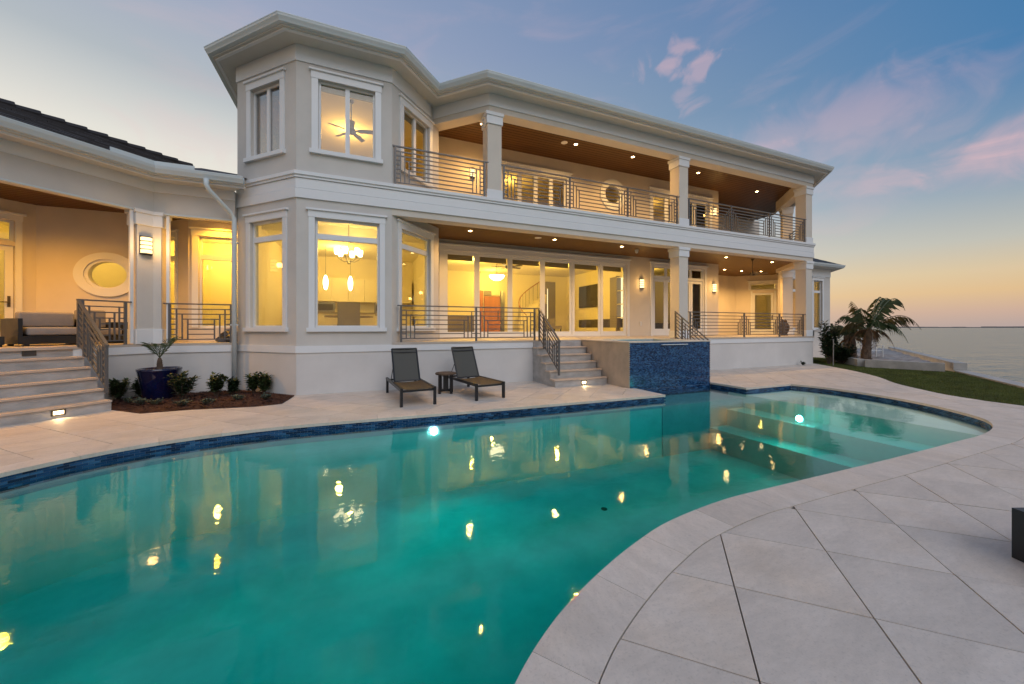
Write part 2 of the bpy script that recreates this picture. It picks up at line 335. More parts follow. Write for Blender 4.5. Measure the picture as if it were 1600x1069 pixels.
# pool outline, counter-clockwise: near edge to the right, round the shallow end, back along the house side
near = smooth_open([(-4.1, 4.8), (-4.4, 3.6), (-4.2, 2.4), (-3.5, 1.3), (-2.4, .7), (-1.2, .62), (-.3, .80), (.30, 1.13), (.66, 1.48), (.91, 1.67), (1.15, 1.81), (1.49, 1.97), (1.88, 2.12), (2.33, 2.25), (3.03, 2.34), (3.64, 2.345),
                    (4.62, 2.335), (5.86, 2.32), (7.58, 2.33), (8.37, 2.34), (9.18, 2.46), (9.82, 2.72), (10.3, 3.18), (10.75, 3.8), (11.05, 4.5), (11.22, 5.3), (11.2, 6.0), (11.03, 6.53)], 4)
far = smooth_open([(6.55, 6.60), (2.78, 6.68), (1.0, 6.74), (-.2, 6.79), (-.9, 6.80), (-1.5, 6.76), (-2.16, 6.63), (-2.76, 6.40), (-3.19, 6.10), (-3.55, 5.72), (-3.85, 5.28), (-4.1, 4.8)], 4)[:-1]
POOL = near + [(9.26, 6.55), (9.26, 7.6), (6.55, 7.6)] + far
def offset(poly, d):
    n = len(poly); out = []
    for i in range(n):
        a, b, c = Vector(poly[i - 1]), Vector(poly[i]), Vector(poly[(i + 1) % n])
        t1 = (b - a).normalized(); t2 = (c - b).normalized(); n1 = Vector((t1.y, -t1.x)); n2 = Vector((t2.y, -t2.x))
        k = (n1 + n2).normalized(); k = k / max(.5, k.dot(n1)); out.append(tuple(b + k * d))
    return out
def area(p): return sum(a[0] * b[1] - b[0] * a[1] for a, b in zip(p, p[1:] + p[:1])) / 2
if area(POOL) < 0: POOL = POOL[::-1]
COPE = .30
OUTER = offset(POOL, COPE)
# the notch in front of the spa keeps its coping off the spa wall
OUTER = [((min(p[0], 6.40) if False else p[0]), p[1]) for p in OUTER]

lawn_edge = smooth_open([(18.2, 9.75), (17.43, 8.78), (16.2, 7.35), (15.01, 6.29), (13.9, 5.5), (13.0, 4.6), (12.45, 3.85), (12.2, 2.9), (12.3, 1.5), (12.6, 0), (12.8, -3)], 4)
DECK = [(-9, -3)] + [(12.8, -3)] + lawn_edge[::-1][1:] + [(18.2, 9.9), (-1.3, 9.9), (-1.30, 9.62), (-1.39, 8.80), (-1.81, 8.68), (-2.4, 8.75), (-2.87, 8.83), (-3.59, 8.78), (-4.23, 9.36), (-6.2, 7.36), (-9, 4.6)]

def sheet_with_hole(outer, hole, z):
    bm = bmesh.new(); es = []
    for loop in ([outer, hole] if hole else [outer]):
        vs = [bm.verts.new((x, y, z)) for x, y in loop]
        es += [bm.edges.new((vs[i], vs[(i + 1) % len(vs)])) for i in range(len(vs))]
    bmesh.ops.triangle_fill(bm, edges=es, use_beauty=True)
    for f in bm.faces:
        if f.normal.z < 0: f.normal_flip()
    return bm
def bm_object(name, bm, m, parent=None):
    me = bpy.data.meshes.new(name); bm.to_mesh(me); bm.free(); me.materials.append(m); o = bpy.data.objects.new(name, me); COL.objects.link(o)
    if parent is not None: o.parent = parent
    return o
def in_view(x, y, z=0, marg=60):
    d = x * math.cos(VIEW_AZ) + y * math.sin(VIEW_AZ)
    if d < .3: return False
    u = (x * math.sin(VIEW_AZ) - y * math.cos(VIEW_AZ)) / d
    px = 800 + u * 583; py = 512 - (z - CAM_Z) * 583 / d
    return -marg < px < 1600 + marg and -marg < py < 1069 + marg

deck = structure(bm_object('pool_deck', sheet_with_hole(DECK, offset(POOL, .02), -.03), mortar))
deck['label'] = 'pale stone pool deck of large diagonal pavers'
def pavers():
    bm = sheet_with_hole(DECK, OUTER, 0)
    G = .917 * Q; gap = .0042
    oa = .54 * Q; ob = 3.64 * Q
    for (nx, ny, o0) in ((Q, -Q, oa), (Q, Q, ob)):
        ks = [nx * x + ny * y for x, y in DECK]; k = math.floor((min(ks) - o0) / G)
        while o0 + k * G < max(ks) + G:
            for s in (-gap, gap):
                dd = o0 + k * G + s
                bmesh.ops.bisect_plane(bm, geom=bm.verts[:] + bm.edges[:] + bm.faces[:], plane_co=(nx * dd, ny * dd, 0), plane_no=(nx, ny, 0), dist=1e-6)
            k += 1
    cells = {}
    for f in bm.faces:
        c = f.calc_center_median(); a = (Q * c.x - Q * c.y - oa) / G; b = (Q * c.x + Q * c.y - ob) / G
        da = abs(a - round(a)) * G; db = abs(b - round(b)) * G
        if da < gap or db < gap: continue
        cells.setdefault((math.floor(a), math.floor(b)), []).append(f)
    items = []
    for key, fs in cells.items():
        A = sum(f.calc_area() for f in fs)
        if A < .004: continue
        cx = sum(f.calc_center_median().x * f.calc_area() for f in fs) / A; cy_ = sum(f.calc_center_median().y * f.calc_area() for f in fs) / A
        items.append((math.hypot(cx, cy_) if in_view(cx, cy_) else 1e6 + math.hypot(cx, cy_), cx, cy_, fs))
    items.sort(key=lambda t: t[0])
    rest = MB(); n = 0
    for i, (d, cx, cy_, fs) in enumerate(items):
        b2 = bmesh.new(); mp = {}
        for f in fs:
            vs = []
            for v in f.verts:
                if v.index not in mp or True:
                    k = (round(v.co.x, 5), round(v.co.y, 5))
                    if k not in mp: mp[k] = b2.verts.new((v.co.x - cx, v.co.y - cy_, 0))
                    vs.append(mp[k])
            if len(set(vs)) >= 3:
                try: b2.faces.new(vs)
                except ValueError: pass
        bmesh.ops.dissolve_limit(b2, angle_limit=.01, verts=b2.verts[:], edges=b2.edges[:])
        for f in b2.faces:
            if f.normal.z < 0: f.normal_flip()
        r = bmesh.ops.extrude_face_region(b2, geom=b2.faces[:])
        lo = [g for g in r['geom'] if isinstance(g, bmesh.types.BMVert)]
        # extruded copy becomes the top; the old faces drop as the underside
        tops = set(lo)
        dz = random.uniform(-.0015, .0015)
        for v in b2.verts: v.co.z = dz if v in tops else -.026
        bmesh.ops.recalc_face_normals(b2, faces=b2.faces[:])
        if n < 300 and d < 1e6:
            o = bm_object('paver', b2, paver_m, deck); o.location = (cx, cy_, 0)
            # the grain turns from slab to slab
            n += 1
        else:
            b2.verts.ensure_lookup_table()
            ix = {v: j for j, v in enumerate(b2.verts)}
            rest.add([(v.co.x + cx, v.co.y + cy_, v.co.z) for v in b2.verts], [tuple(ix[v] for v in f.verts) for f in b2.faces]); b2.free()
    bm.free()
    if rest.v: stuff(rest.build('paver_field', paver_m, deck))
pavers()
def coping():
    n = len(POOL); acc = 0; start = 0; lens = [(Vector(POOL[(i + 1) % n]) - Vector(POOL[i])).length for i in range(n)]
    i = 0; segs = []
    while i < n:
        j = i; l = 0
        while j < n and l < .62:
            l += lens[j]; j += 1
        segs.append((i, j)); i = j
    inner = offset(POOL, -.025)
    for a, b in segs:
        mx, my = POOL[(a + b) // 2 % n]
        ids = list(range(a, b + 1))
        # long straight runs are split again
        ip = [Vector(inner[k % n]) for k in ids]; op = [Vector(OUTER[k % n]) for k in ids]
        tot = (ip[-1] - ip[0]).length
        parts = max(1, round(tot / .65)) if len(ids) == 2 else 1
        for q in range(parts):
            if parts > 1:
                i2 = [ip[0].lerp(ip[1], q / parts), ip[0].lerp(ip[1], (q + 1) / parts)]; o2 = [op[0].lerp(op[1], q / parts), op[0].lerp(op[1], (q + 1) / parts)]
            else: i2, o2 = ip, op
            # mitre the joint by 1.5 mm
            t0 = (i2[1] - i2[0]).normalized() * .0015; t1 = (i2[-1] - i2[-2]).normalized() * .0015
            i2 = [i2[0] + t0] + i2[1:-1] + [i2[-1] - t1]; o2 = [o2[0] + t0] + o2[1:-1] + [o2[-1] - t1]
            k = len(i2); c = sum((v for v in i2), Vector((0, 0))) / k
            oo = [p + (q2 - p) * (.007 / max(.05, (q2 - p).length)) for q2, p in zip(i2, o2)]   # dark joint to the field
            if c.y > 7.5 and 6.5 < c.x < 9.2: continue
            vs = []
            for z in (-.045, 0.002):
                vs += [(p.x - c.x, p.y - c.y, z) for p in i2] + [(p.x - c.x, p.y - c.y, z) for p in oo]
            fs = []
            for s in range(k - 1):
                fs += [(s, s + 1, k + s + 1, k + s)[::-1], (2 * k + s, 2 * k + s + 1, 3 * k + s + 1, 3 * k + s), (s, s + 1, 2 * k + s + 1, 2 * k + s), (k + s + 1, k + s, 3 * k + s, 3 * k + s + 1)]
            fs += [(0, 2 * k, 3 * k, k), (k - 1, 2 * k - 1, 4 * k - 1, 3 * k - 1)]
            o = MB().add(vs, fs).build('coping_stone', coping_m, deck, (c.x, c.y, 0))
            bmx = bmesh.new(); bmx.from_mesh(o.data); bmesh.ops.recalc_face_normals(bmx, faces=bmx.faces[:]); bmx.to_mesh(o.data); bmx.free()
coping()

pool = structure(empty('swimming_pool')); pool['label'] = 'freeform swimming pool of teal water with blue waterline tiles'
def pool_shell():
    n = len(POOL); FL = -1.42; b = MB()
    b.add([(x, y, z) for z in (-.04, FL) for x, y in POOL], [((i + 1) % n, i, n + i, n + (i + 1) % n) for i in range(n)])
    b.build('pool_wall', plaster, pool)
    f = sheet_with_hole(offset(POOL, .05), None, FL); bm_object('pool_floor', f, plaster, pool)
    for x0, z, m in ((9.2, -.175, shelf_m), (8.6, -.50, shelf_m), (8.0, -.90, plaster)):
        MB().box(x0, 11.6, 2.0, 7.0, FL - .1, z).build('pool_step', m, pool)
    MB().lathe([(.002, FL + .001), (.05, FL + .001), (.05, FL + .012), (.002, FL + .02)], 20, (3.74, 5.05)).build('floor_drain', black_m, pool)
    MB().box(6.5, 9.3, 6.58, 7.7, FL - .1, -.26).build('ledge', ledge_m, pool)
    w = MB(); out = offset(POOL, .012)
    bm = sheet_with_hole(out, None, WATER); 
    r = bmesh.ops.extrude_face_region(bm, geom=bm.faces[:])
    for g in r['geom']:
        if isinstance(g, bmesh.types.BMVert): g.co.z = FL - .2
    bmesh.ops.recalc_face_normals(bm, faces=bm.faces[:])
    bm_object('water', bm, pool_w, pool)
    # waterline tiles, three running-bond courses, on a grout bed
    g = MB(); g.add([(x, y, z) for z in (-.045, -.30) for x, y in offset(POOL, -.004)], [((i + 1) % n, i, n + i, n + (i + 1) % n) for i in range(n)])
    g.build('tile_bed', grout, pool)
    P = [Vector(p) for p in POOL]; L = [0]
    for i in range(n): L.append(L[-1] + (P[(i + 1) % n] - P[i]).length)
    def at(s):
        s %= L[-1]; lo = 0; hi = n
        while hi - lo > 1:
            m = (lo + hi) // 2
            if L[m] <= s: lo = m
            else: hi = m
        a, c = P[lo], P[(lo + 1) % n]; t = (c - a).normalized(); return a + t * (s - L[lo]), t
    tw, th = .098, .026; cands = []
    for row in range(6):
        z = -.048 - row * (th + .003); s = (row % 2) * .05
        while s < L[-1]:
            p, t = at(s + tw / 2); nrm = Vector((-t.y, t.x))
            vis = in_view(p.x, p.y, z, 10) and nrm.dot(-p) > 0 and z > -.135
            cands.append((p.length if vis else 1e6, p.x, p.y, z, math.atan2(t.y, t.x))); s += tw + .003
    cands.sort(key=lambda c: c[0])
    meshes = []
    for m in tiles:
        q = MB().box(-tw / 2, tw / 2, -.004, .010, -th, 0); me = bpy.data.meshes.new('tile'); me.from_pydata(q.v, [], q.f); me.materials.append(m); me.update(); meshes.append(me)
    rest = MB()
    for i, (d, x, y, z, a) in enumerate(cands):
        k = random.choices(range(5), (3, 4, 3, 3, 1.2))[0]
        if i < 300 and d < 1e6:
            o = bpy.data.objects.new('tile', meshes[k]); COL.objects.link(o); o.parent = pool; o.location = (x, y, z); o.rotation_euler = (0, 0, a)
        else:
            c, s_ = math.cos(a), math.sin(a); q = MB().box(-tw / 2, tw / 2, -.004, .010, -th, 0)
            rest.add([(x + c * v[0] - s_ * v[1], y + s_ * v[0] + c * v[1], z + v[2]) for v in q.v], q.f, k)
    stuff(rest.build('tile_courses', tiles, pool))
pool_shell()

def lawn_and_sea():
    lawn_poly = lawn_edge + [(14.0, -3), (13.2, 2.0), (15.71, 3.75), (19.55, 6.15), (18.4, 8.6), (19.5, 11), (19.5, 9.9)]
    lawn_poly = lawn_edge + [(13.0, -3), (12.95, 2.0), (15.71, 3.75), (19.5, 6.15), (22.6, 9.6), (22, 12.2), (18.2, 12.2)]
    structure(bm_object('lawn', sheet_with_hole(lawn_poly, None, -.022), lawn_m))
    # blades
    poly = lawn_poly; xs = [p[0] for p in poly]; ys = [p[1] for p in poly]
    N = 330000; pts = np.column_stack([rng.uniform(min(xs), max(xs), N), rng.uniform(0, max(ys), N)])
    ins = np.zeros(N, bool); m = len(poly)
    for i in range(m):
        (x1, y1), (x2, y2) = poly[i], poly[(i + 1) % m]
        c = ((y1 > pts[:, 1]) != (y2 > pts[:, 1])) & (pts[:, 0] < (x2 - x1) * (pts[:, 1] - y1) / (y2 - y1 + 1e-12) + x1); ins ^= c
    pts = pts[ins][:150000]; k = len(pts)
    h = rng.uniform(.018, .042, k); a = rng.uniform(0, 6.28, k); w = .006; ln = rng.normal(0, .014, (k, 2))
    V = np.zeros((k, 3, 3)); V[:, 0, :2] = pts + np.column_stack([np.cos(a), np.sin(a)]) * w; V[:, 1, :2] = pts - np.column_stack([np.cos(a), np.sin(a)]) * w; V[:, 2, :2] = pts + ln
    V[:, :2, 2] = -.022; V[:, 2, 2] = -.022 + h
    me = bpy.data.meshes.new('grass'); me.vertices.add(k * 3); me.vertices.foreach_set('co', V.reshape(-1)); me.loops.add(k * 3); me.loops.foreach_set('vertex_index', np.arange(k * 3, dtype=np.int32))
    me.polygons.add(k); me.polygons.foreach_set('loop_start', np.arange(0, k * 3, 3, dtype=np.int32)); me.update(calc_edges=True); me.materials.append(grass_m)
    o = bpy.data.objects.new('grass', me); COL.objects.link(o); stuff(o); o['label'] = 'short green lawn grass between pool deck and seawall'
    b = MB(); b.add([(13.1, -9000, 0), (14000, -9000, 0), (14000, 14000, 0), (3000, 14000, 0), (34, 14.2, 0), (19.7, 6.3, 0), (15.8, 3.85, 0), (13.1, 2.1, 0)], [(0, 1, 2, 3, 4, 5, 6, 7)])
    structure(b.build('sea', sea_m, None, (0, 0, -1.1)))
    g = MB().add([(-400, 9.9, -.06), (18.3, 9.9, -.06), (19.2, 12, -.06), (34, 13.6, -.06), (60, 60, -.06), (-400, 300, -.06)], [(0, 1, 2, 3, 4, 5)])
    structure(g.build('ground', lawn_m))
    g = MB().add([(-60, -40, -.062), (12.9, -40, -.062), (12.9, -2.9, -.062), (-60, -2.9, -.062)], [(0, 1, 2, 3)]).add([(-60, -2.9, -.062), (-8.9, -2.9, -.062), (-8.9, 9.9, -.062), (-60, 9.9, -.062)], [(0, 1, 2, 3)])
    structure(g.build('ground', lawn_m))
    # seawall along the lawn and the raised terrace beyond it
    s = thing('seawall', 'low grey concrete seawall edging the green lawn', 'seawall')
    for a, c in (((13.0, -3), (12.95, 2.0)), ((12.95, 2.0), (15.71, 3.75)), ((15.71, 3.75), (19.6, 6.2))):
        MB().beam(a, c, .35, -1.6, .035).build('wall_section', concrete, s)
    t = thing('terrace_wall', 'raised concrete wall holding the sand terrace by the sea', 'retaining wall')
    MB().beam((19.6, 6.2), (32.2, 13.1), .32, -1.6, .30).build('wall_section', concrete, t)
    MB().beam((18.75, 8.3), (19.42, 6.35), .26, -.1, .285).build('wall_section', concrete, t)
    MB().beam((20.4, 9.9), (18.75, 8.3), .26, -.1, .283).build('wall_section', concrete, t)
    sv = MB(); gx = 26; vs = []
    for i in range(gx):
        for j in range(gx):
            p = (Vector((18.9, 8.3)).lerp(Vector((30, 15)), i / (gx - 1))).lerp(Vector((19.5, 6.35)).lerp(Vector((31.9, 13.0)), i / (gx - 1)), j / (gx - 1))
            vs.append((p.x, p.y, .16 + .07 * math.sin(i * 1.7 + j) * random.random()))
    sv.add(vs, [(i * gx + j, i * gx + j + 1, (i + 1) * gx + j + 1, (i + 1) * gx + j)[::-1] for i in range(gx - 1) for j in range(gx - 1)])
    structure(sv.build('sand', sand_m, smooth=True))
    # far shore: a faint low line of land
    fs = MB(); d0 = 6500
    for i in range(40):
        a = VIEW_AZ - R(20 + i * .9); h = random.uniform(4, 16); w = R(.9); c0 = Vector((math.cos(a), math.sin(a))) * d0; c1 = Vector((math.cos(a - w), math.sin(a - w))) * d0
        fs.prism([tuple(c0), tuple(c1), tuple(c1 * 1.05), tuple(c0 * 1.05)], -2, h)
    structure(fs.build('far_shore', mat('far_shore_haze', (.26, .25, .27), .9)))
lawn_and_sea()

# ------------------------------------------------------------------ house
house = tag(empty('house', (0, 0, 0)), 'two storey cream stucco house with octagonal bay and covered balconies', 'house')
Yf, Yw = 9.8, 12.6
T1a, T1b = (-2.75, 11.28), (-1.27, 9.8)
T2b, T3b = (.82, 9.8), (2.30, 11.28)
def wall(a, b, z0, z1, holes, m, th=.2, name='wall', inner=None):
    """a wall face from a to b (outside on the right of travel) with rectangular holes (s0, s1, z0, z1)"""
    loc, rz, Ln = frame_of(a, b)
    xs = sorted({0, Ln} | {v for h in holes for v in h[:2]}); zs = sorted({z0, z1} | {v for h in holes for v in h[2:]})
    fill = lambda i, k: 0 <= i < len(xs) - 1 and 0 <= k < len(zs) - 1 and not any(h[0] - 1e-6 <= xs[i] and xs[i + 1] <= h[1] + 1e-6 and h[2] - 1e-6 <= zs[k] and zs[k + 1] <= h[3] + 1e-6 for h in holes)
    B = MB()
    for i in range(len(xs) - 1):
        for k in range(len(zs) - 1):
            if not fill(i, k): continue
            x0, x1, c0, c1 = xs[i], xs[i + 1], zs[k], zs[k + 1]
            B.add([(x0, 0, c0), (x1, 0, c0), (x1, 0, c1), (x0, 0, c1)], [(0, 1, 2, 3)]); B.add([(x0, th, c0), (x1, th, c0), (x1, th, c1), (x0, th, c1)], [(3, 2, 1, 0)], 1)
            if not fill(i - 1, k): B.add([(x0, 0, c0), (x0, th, c0), (x0, th, c1), (x0, 0, c1)], [(3, 2, 1, 0)])
            if not fill(i + 1, k): B.add([(x1, 0, c0), (x1, th, c0), (x1, th, c1), (x1, 0, c1)], [(0, 1, 2, 3)])
            if not fill(i, k - 1): B.add([(x0, 0, c0), (x1, 0, c0), (x1, th, c0), (x0, th, c0)], [(3, 2, 1, 0)])
            if not fill(i, k + 1): B.add([(x0, 0, c1), (x1, 0, c1), (x1, th, c1), (x0, th, c1)], [(0, 1, 2, 3)])
    return B.build(name, [m, inner or cream], house, loc, rz)
def window(a, b, s0, s1, z0, z1, cols=1, transom=None, gl=None, casing=.13, sill=True, fr=.05, name='window', cap=True, mull=.07, reveal=.07, blind=0):
    """(s0, s1, z0, z1) is the opening in the wall from a to b"""
    loc, rz, Ln = frame_of(a, b); gl = gl or glass
    W = empty(name, (loc[0] + math.cos(rz) * s0, loc[1] + math.sin(rz) * s0, 0), rz, house); w = s1 - s0
    F = MB(); y0, y1 = reveal, reveal + .07
    F.box(0, fr, y0, y1, z0, z1).box(w - fr, w, y0, y1, z0, z1).box(fr, w - fr, y0, y1, z0, z0 + fr).box(fr, w - fr, y0, y1, z1 - fr, z1)
    bands = [(z0 + fr, z1 - fr)]
    if transom:
        F.box(fr, w - fr, y0 - .01, y1 + .001, transom - .065, transom + .065); bands = [(z0 + fr, transom - .065), (transom + .065, z1 - fr)]
    cw = (w - 2 * fr - mull * (cols - 1)) / cols
    for bi, (c0, c1) in enumerate(bands):
        nc = cols
        for k in range(nc):
            x0 = fr + k * (cw + mull)
            if k: F.box(x0 - mull, x0, y0 - .004, y1 + .003, c0, c1)
            MB().box(x0 - .004, x0 + cw + .004, y0 + .03, y0 + .038, c0 - .004, c1 + .004).build('pane', gl, W)
    F.build('frame', white, W)
    if blind: MB().box(fr, w - fr, y1 + .02, y1 + .05, z1 - fr - blind, z1 - .005).build('roller_blind', taupe, W)
    c = casing; C = MB()
    if c:
        C.box(-c, -.001, -.028, .001, z0 if sill else z0, z1).box(w + .001, w + c, -.028, .001, z0, z1).box(-c - .01, w + c + .01, -.036, .001, z1 + .0005, z1 + c + .03)
        if cap: C.box(-c - .05, w + c + .05, -.075, .001, z1 + c + .0305, z1 + c + .075)
        C.build('casing', white, W)
    if sill: MB().box(-c - .04, w + c + .04, -.075, .05, z0 - .095, z0 - .0005).build('sill', white, W)
    return W
# --- bay tower, lower and upper storeys
lowz = (1.55, 4.12); upz = (5.70, 7.36)
for a, b, lo, up in ((T1a, T1b, (.49, 1.66), (.52, 1.57)), (T1b, T2b, (.38, 1.80), (.45, 1.70)), (T2b, T3b, (.36, 1.66), (.45, 1.60))):
    wall(a, b, -.05, 4.55, [(*lo, *lowz)], stucco, inner=cream)
    wall(a, b, 4.551, 8.05, [(*up, *upz)], stucco, inner=cream)
    window(a, b, *lo, *lowz, transom=3.70)
    window(a, b, *up, *upz, cols=2, gl=glass_pale if a is T1a else glass, casing=.14, blind=.12, mull=.10)
# returns behind the bay
wall((-2.75, 18.5), T1a, -.05, 8.05, [], stucco)
wall(T3b, (2.30, Yw - .001), 1.0, 4.57, [], stucco_cream)
wall(T3b, (2.30, Yw - .001), 5.05, 8.03, [], stucco_cream)
# --- rear walls of the porch and the balcony
sd_open = (2.72 - 2.3, 10.48 - 2.3, 1.22, 4.2)
fd_open = (11.88 - 2.3, 14.98 - 2.3, 1.20, 4.24)
wall((2.30, Yw), (15.9, Yw), 1.0, 4.57, [sd_open, fd_open], stucco_cream)
wall((2.30, Yw), (15.9, Yw), 4.9, 8.04, [(4.93 - 2.3, 7.58 - 2.3, 5.15, 7.34), (11.86 - 2.3, 15.3 - 2.3, 5.15, 7.4), (9.33 - 2.3, 10.17 - 2.3, 6.61, 7.45)], stucco_cream)
wall((15.9, Yw + .201), (15.9, 15.199), 1.0, 4.57, [], stucco_cream); wall((15.9, Yw + .201), (15.9, 15.199), 5.0, 8.04, [], stucco_cream)
wall((15.9, 15.2), (20.6, 15.2), 1.0, 4.57, [], stucco_cream); 
wall((15.9, 15.2), (22.7, 15.2), 4.9, 8.04, [(1.2, 2.2, 5.2, 7.3), (2.6, 3.6, 5.2, 7.3)], stucco_cream)
window((15.9, 15.2), (22.7, 15.2), 1.2, 2.2, 5.2, 7.3, casing=.1, sill=False); window((15.9, 15.2), (22.7, 15.2), 2.6, 3.6, 5.2, 7.3, casing=.1, sill=False)
D45a, D45b = (20.6, 15.2), (22.6, 13.2)
wall(D45a, D45b, 1.0, 4.57, [(.85, 1.9, 1.2, 3.55), (.75, 2.0, 3.72, 4.08)], stucco_cream)
wall(D45b, (22.6, 12.3), 1.0, 4.57, [], stucco_cream)
# --- sliding glass wall: six tall panels
def sliding():
    loc, rz, _ = frame_of((2.3, Yw), (15.9, Yw)); s0, s1, z0, z1 = sd_open
    S = empty('sliding_door', (2.3 + s0, Yw, 0), 0, house); w = s1 - s0
    F = MB().box(0, .07, .02, .17, z0, z1).box(w - .07, w, .02, .17, z0, z1).box(.07, w - .07, .02, .17, z1 - .07, z1).box(.07, w - .07, .02, .17, z0, z0 + .04)
    F.build('track_frame', white, S)
    C = MB().box(-.13, -.001, -.03, .001, 1.18, z1).box(w + .001, w + .13, -.03, .001, 1.18, z1).box(-.14, w + .14, -.04, .001, z1, z1 + .17).box(-.18, w + .18, -.08, .001, z1 + .1705, z1 + .22)
    C.build('casing', white, S)
    xs = [.06, 1.22, 2.50, 3.85, 5.15, 6.48, 7.72]
    for i in range(6):
        a, b = xs[i], xs[i + 1]; y = (.035, .075, .115, .115, .075, .035)[i]; P = MB(); st = .105
        z0p, z1p = z0 + .041, z1 - .071
        P.box(a, a + st, y, y + .035, z0p, z1p).box(b - st, b, y, y + .035, z0p, z1p).box(a + st, b - st, y, y + .035, z0p, z0p + .14).box(a + st, b - st, y, y + .035, z1p - .06, z1p)
        P.build('door_panel', white, S)
        MB().box(a + st - .004, b - st + .004, y + .014, y + .022, z0p + .135, z1p - .055).build('pane', glass, S); MB().box(a + st, b - st, .21, .24, z1p - .22, z1p + .05).build('roller_blind', taupe, S)
    return S
sliding()
def french():
    s0, s1, z0, z1 = fd_open; S = empty('french_door', (2.3 + s0, Yw, 0), 0, house); w = s1 - s0
    F = MB().box(0, .06, .03, .15, z0, z1).box(w - .06, w, .03, .15, z0, z1).box(.06, w - .06, .03, .15, z1 - .06, z1).box(.06, w - .06, .025, .151, 3.70, 3.82)
    F.build('frame', white, S)
    MB().box(-.13, -.001, -.03, .001, 1.18, z1).box(w + .001, w + .13, -.03, .001, 1.18, z1).box(-.14, w + .14, -.04, .001, z1, z1 + .12).box(-.18, w + .18, -.08, .001, z1 + .1205, z1 + .17).build('casing', white, S)
    n = 4; cw = (w - .12) / n
    for k in range(n):
        a = .06 + k * cw; b = a + cw; P = MB(); st = .12
        P.box(a + .003, a + st, .06, .105, z0 + .01, 3.69).box(b - st, b - .003, .06, .105, z0 + .01, 3.69).box(a + st, b - st, .06, .105, z0 + .01, z0 + .30).box(a + st, b - st, .06, .105, 3.57, 3.69)
        P.build('door_leaf', white, S)
        MB().box(a + st - .004, b - st + .004, .078, .086, z0 + .295, 3.575).build('pane', glass, S)
        T = MB().box(a + .003, a + .07, .06, .105, 3.821, z1 - .061).box(b - .07, b - .003, .06, .105, 3.821, z1 - .061).build('transom_frame', white, S)
        MB().box(a + .066, b - .066, .078, .086, 3.821, z1 - .061).build('pane', glass, S)
        if k in (1, 2): MB().box(a + (.03 if k == 2 else cw - .06), a + (.06 if k == 2 else cw - .03), .03, .06, 2.15, 2.4).build('handle', bronze, S)
french()
# --- balcony doors, round window
window((2.3, Yw), (15.9, Yw), 2.63, 5.28, 5.15, 7.34, cols=4, casing=.16, sill=False, mull=.16, fr=.08)
window((2.3, Yw), (15.9, Yw), 9.56, 13.0, 5.15, 7.4, cols=4, casing=.16, sill=False, mull=.22, fr=.12)
def round_window(a, b, s, z, r, wd, name='round_window', ell=1.0, hole=None):
    loc, rz, _ = frame_of(a, b); W = empty(name, (loc[0] + math.cos(rz) * s, loc[1] + math.sin(rz) * s, z), rz, house)
    seg = 48
    def ring(r0, r1, y0, y1, m, nm):
        B = MB(); vs = []
        for k in range(seg):
            c, s_ = math.cos(2 * math.pi * k / seg), math.sin(2 * math.pi * k / seg)
            vs += [(r0 * ell * c, y0, r0 * s_), (r1 * ell * c, y0, r1 * s_), (r1 * ell * c, y1, r1 * s_), (r0 * ell * c, y1, r0 * s_)]
        for k in range(seg):
            o, p = 4 * k, 4 * ((k + 1) % seg)
            B.f += [(o, o + 1, p + 1, p), (o + 1, o + 2, p + 2, p + 1), (o + 2, o + 3, p + 3, p + 2), (o + 3, o, p, p + 3)]
        B.v = vs; B.mi = [0] * len(B.f); o = B.build(nm, m, W)
        bmx = bmesh.new(); bmx.from_mesh(o.data); bmesh.ops.recalc_face_normals(bmx, faces=bmx.faces[:]); bmx.to_mesh(o.data); bmx.free()
    ring(r - wd, r, -.05, -.001, white, 'casing'); ring(r - wd - .06, r - wd - .001, -.02, .14, white, 'frame')
    # stucco filling the corners of the square opening
    if hole:
        hw, hh = hole; B = MB(); vs = []
        for k in range(seg):
            c, s_ = math.cos(2 * math.pi * k / seg), math.sin(2 * math.pi * k / seg); t = 1 / max(abs(c) / hw, abs(s_) / hh)
            vs += [((r - wd - .001) * ell * c, -.0005, (r - wd - .001) * s_), (c * t, -.0005, s_ * t)]
        B.add(vs, [(2 * k, 2 * k + 1, (2 * k + 3) % (2 * seg), (2 * k + 2) % (2 * seg))[::-1] for k in range(seg)]); B.build('infill', stucco_cream, W)
    B = MB(); B.add([((r - wd - .03) * ell * math.cos(2 * math.pi * k / seg), .06, (r - wd - .03) * math.sin(2 * math.pi * k / seg)) for k in range(seg)], [tuple(range(seg))]); B.build('pane', glass, W)
round_window((2.3, Yw), (15.9, Yw), 9.75 - 2.3, 7.03, .63, .2)
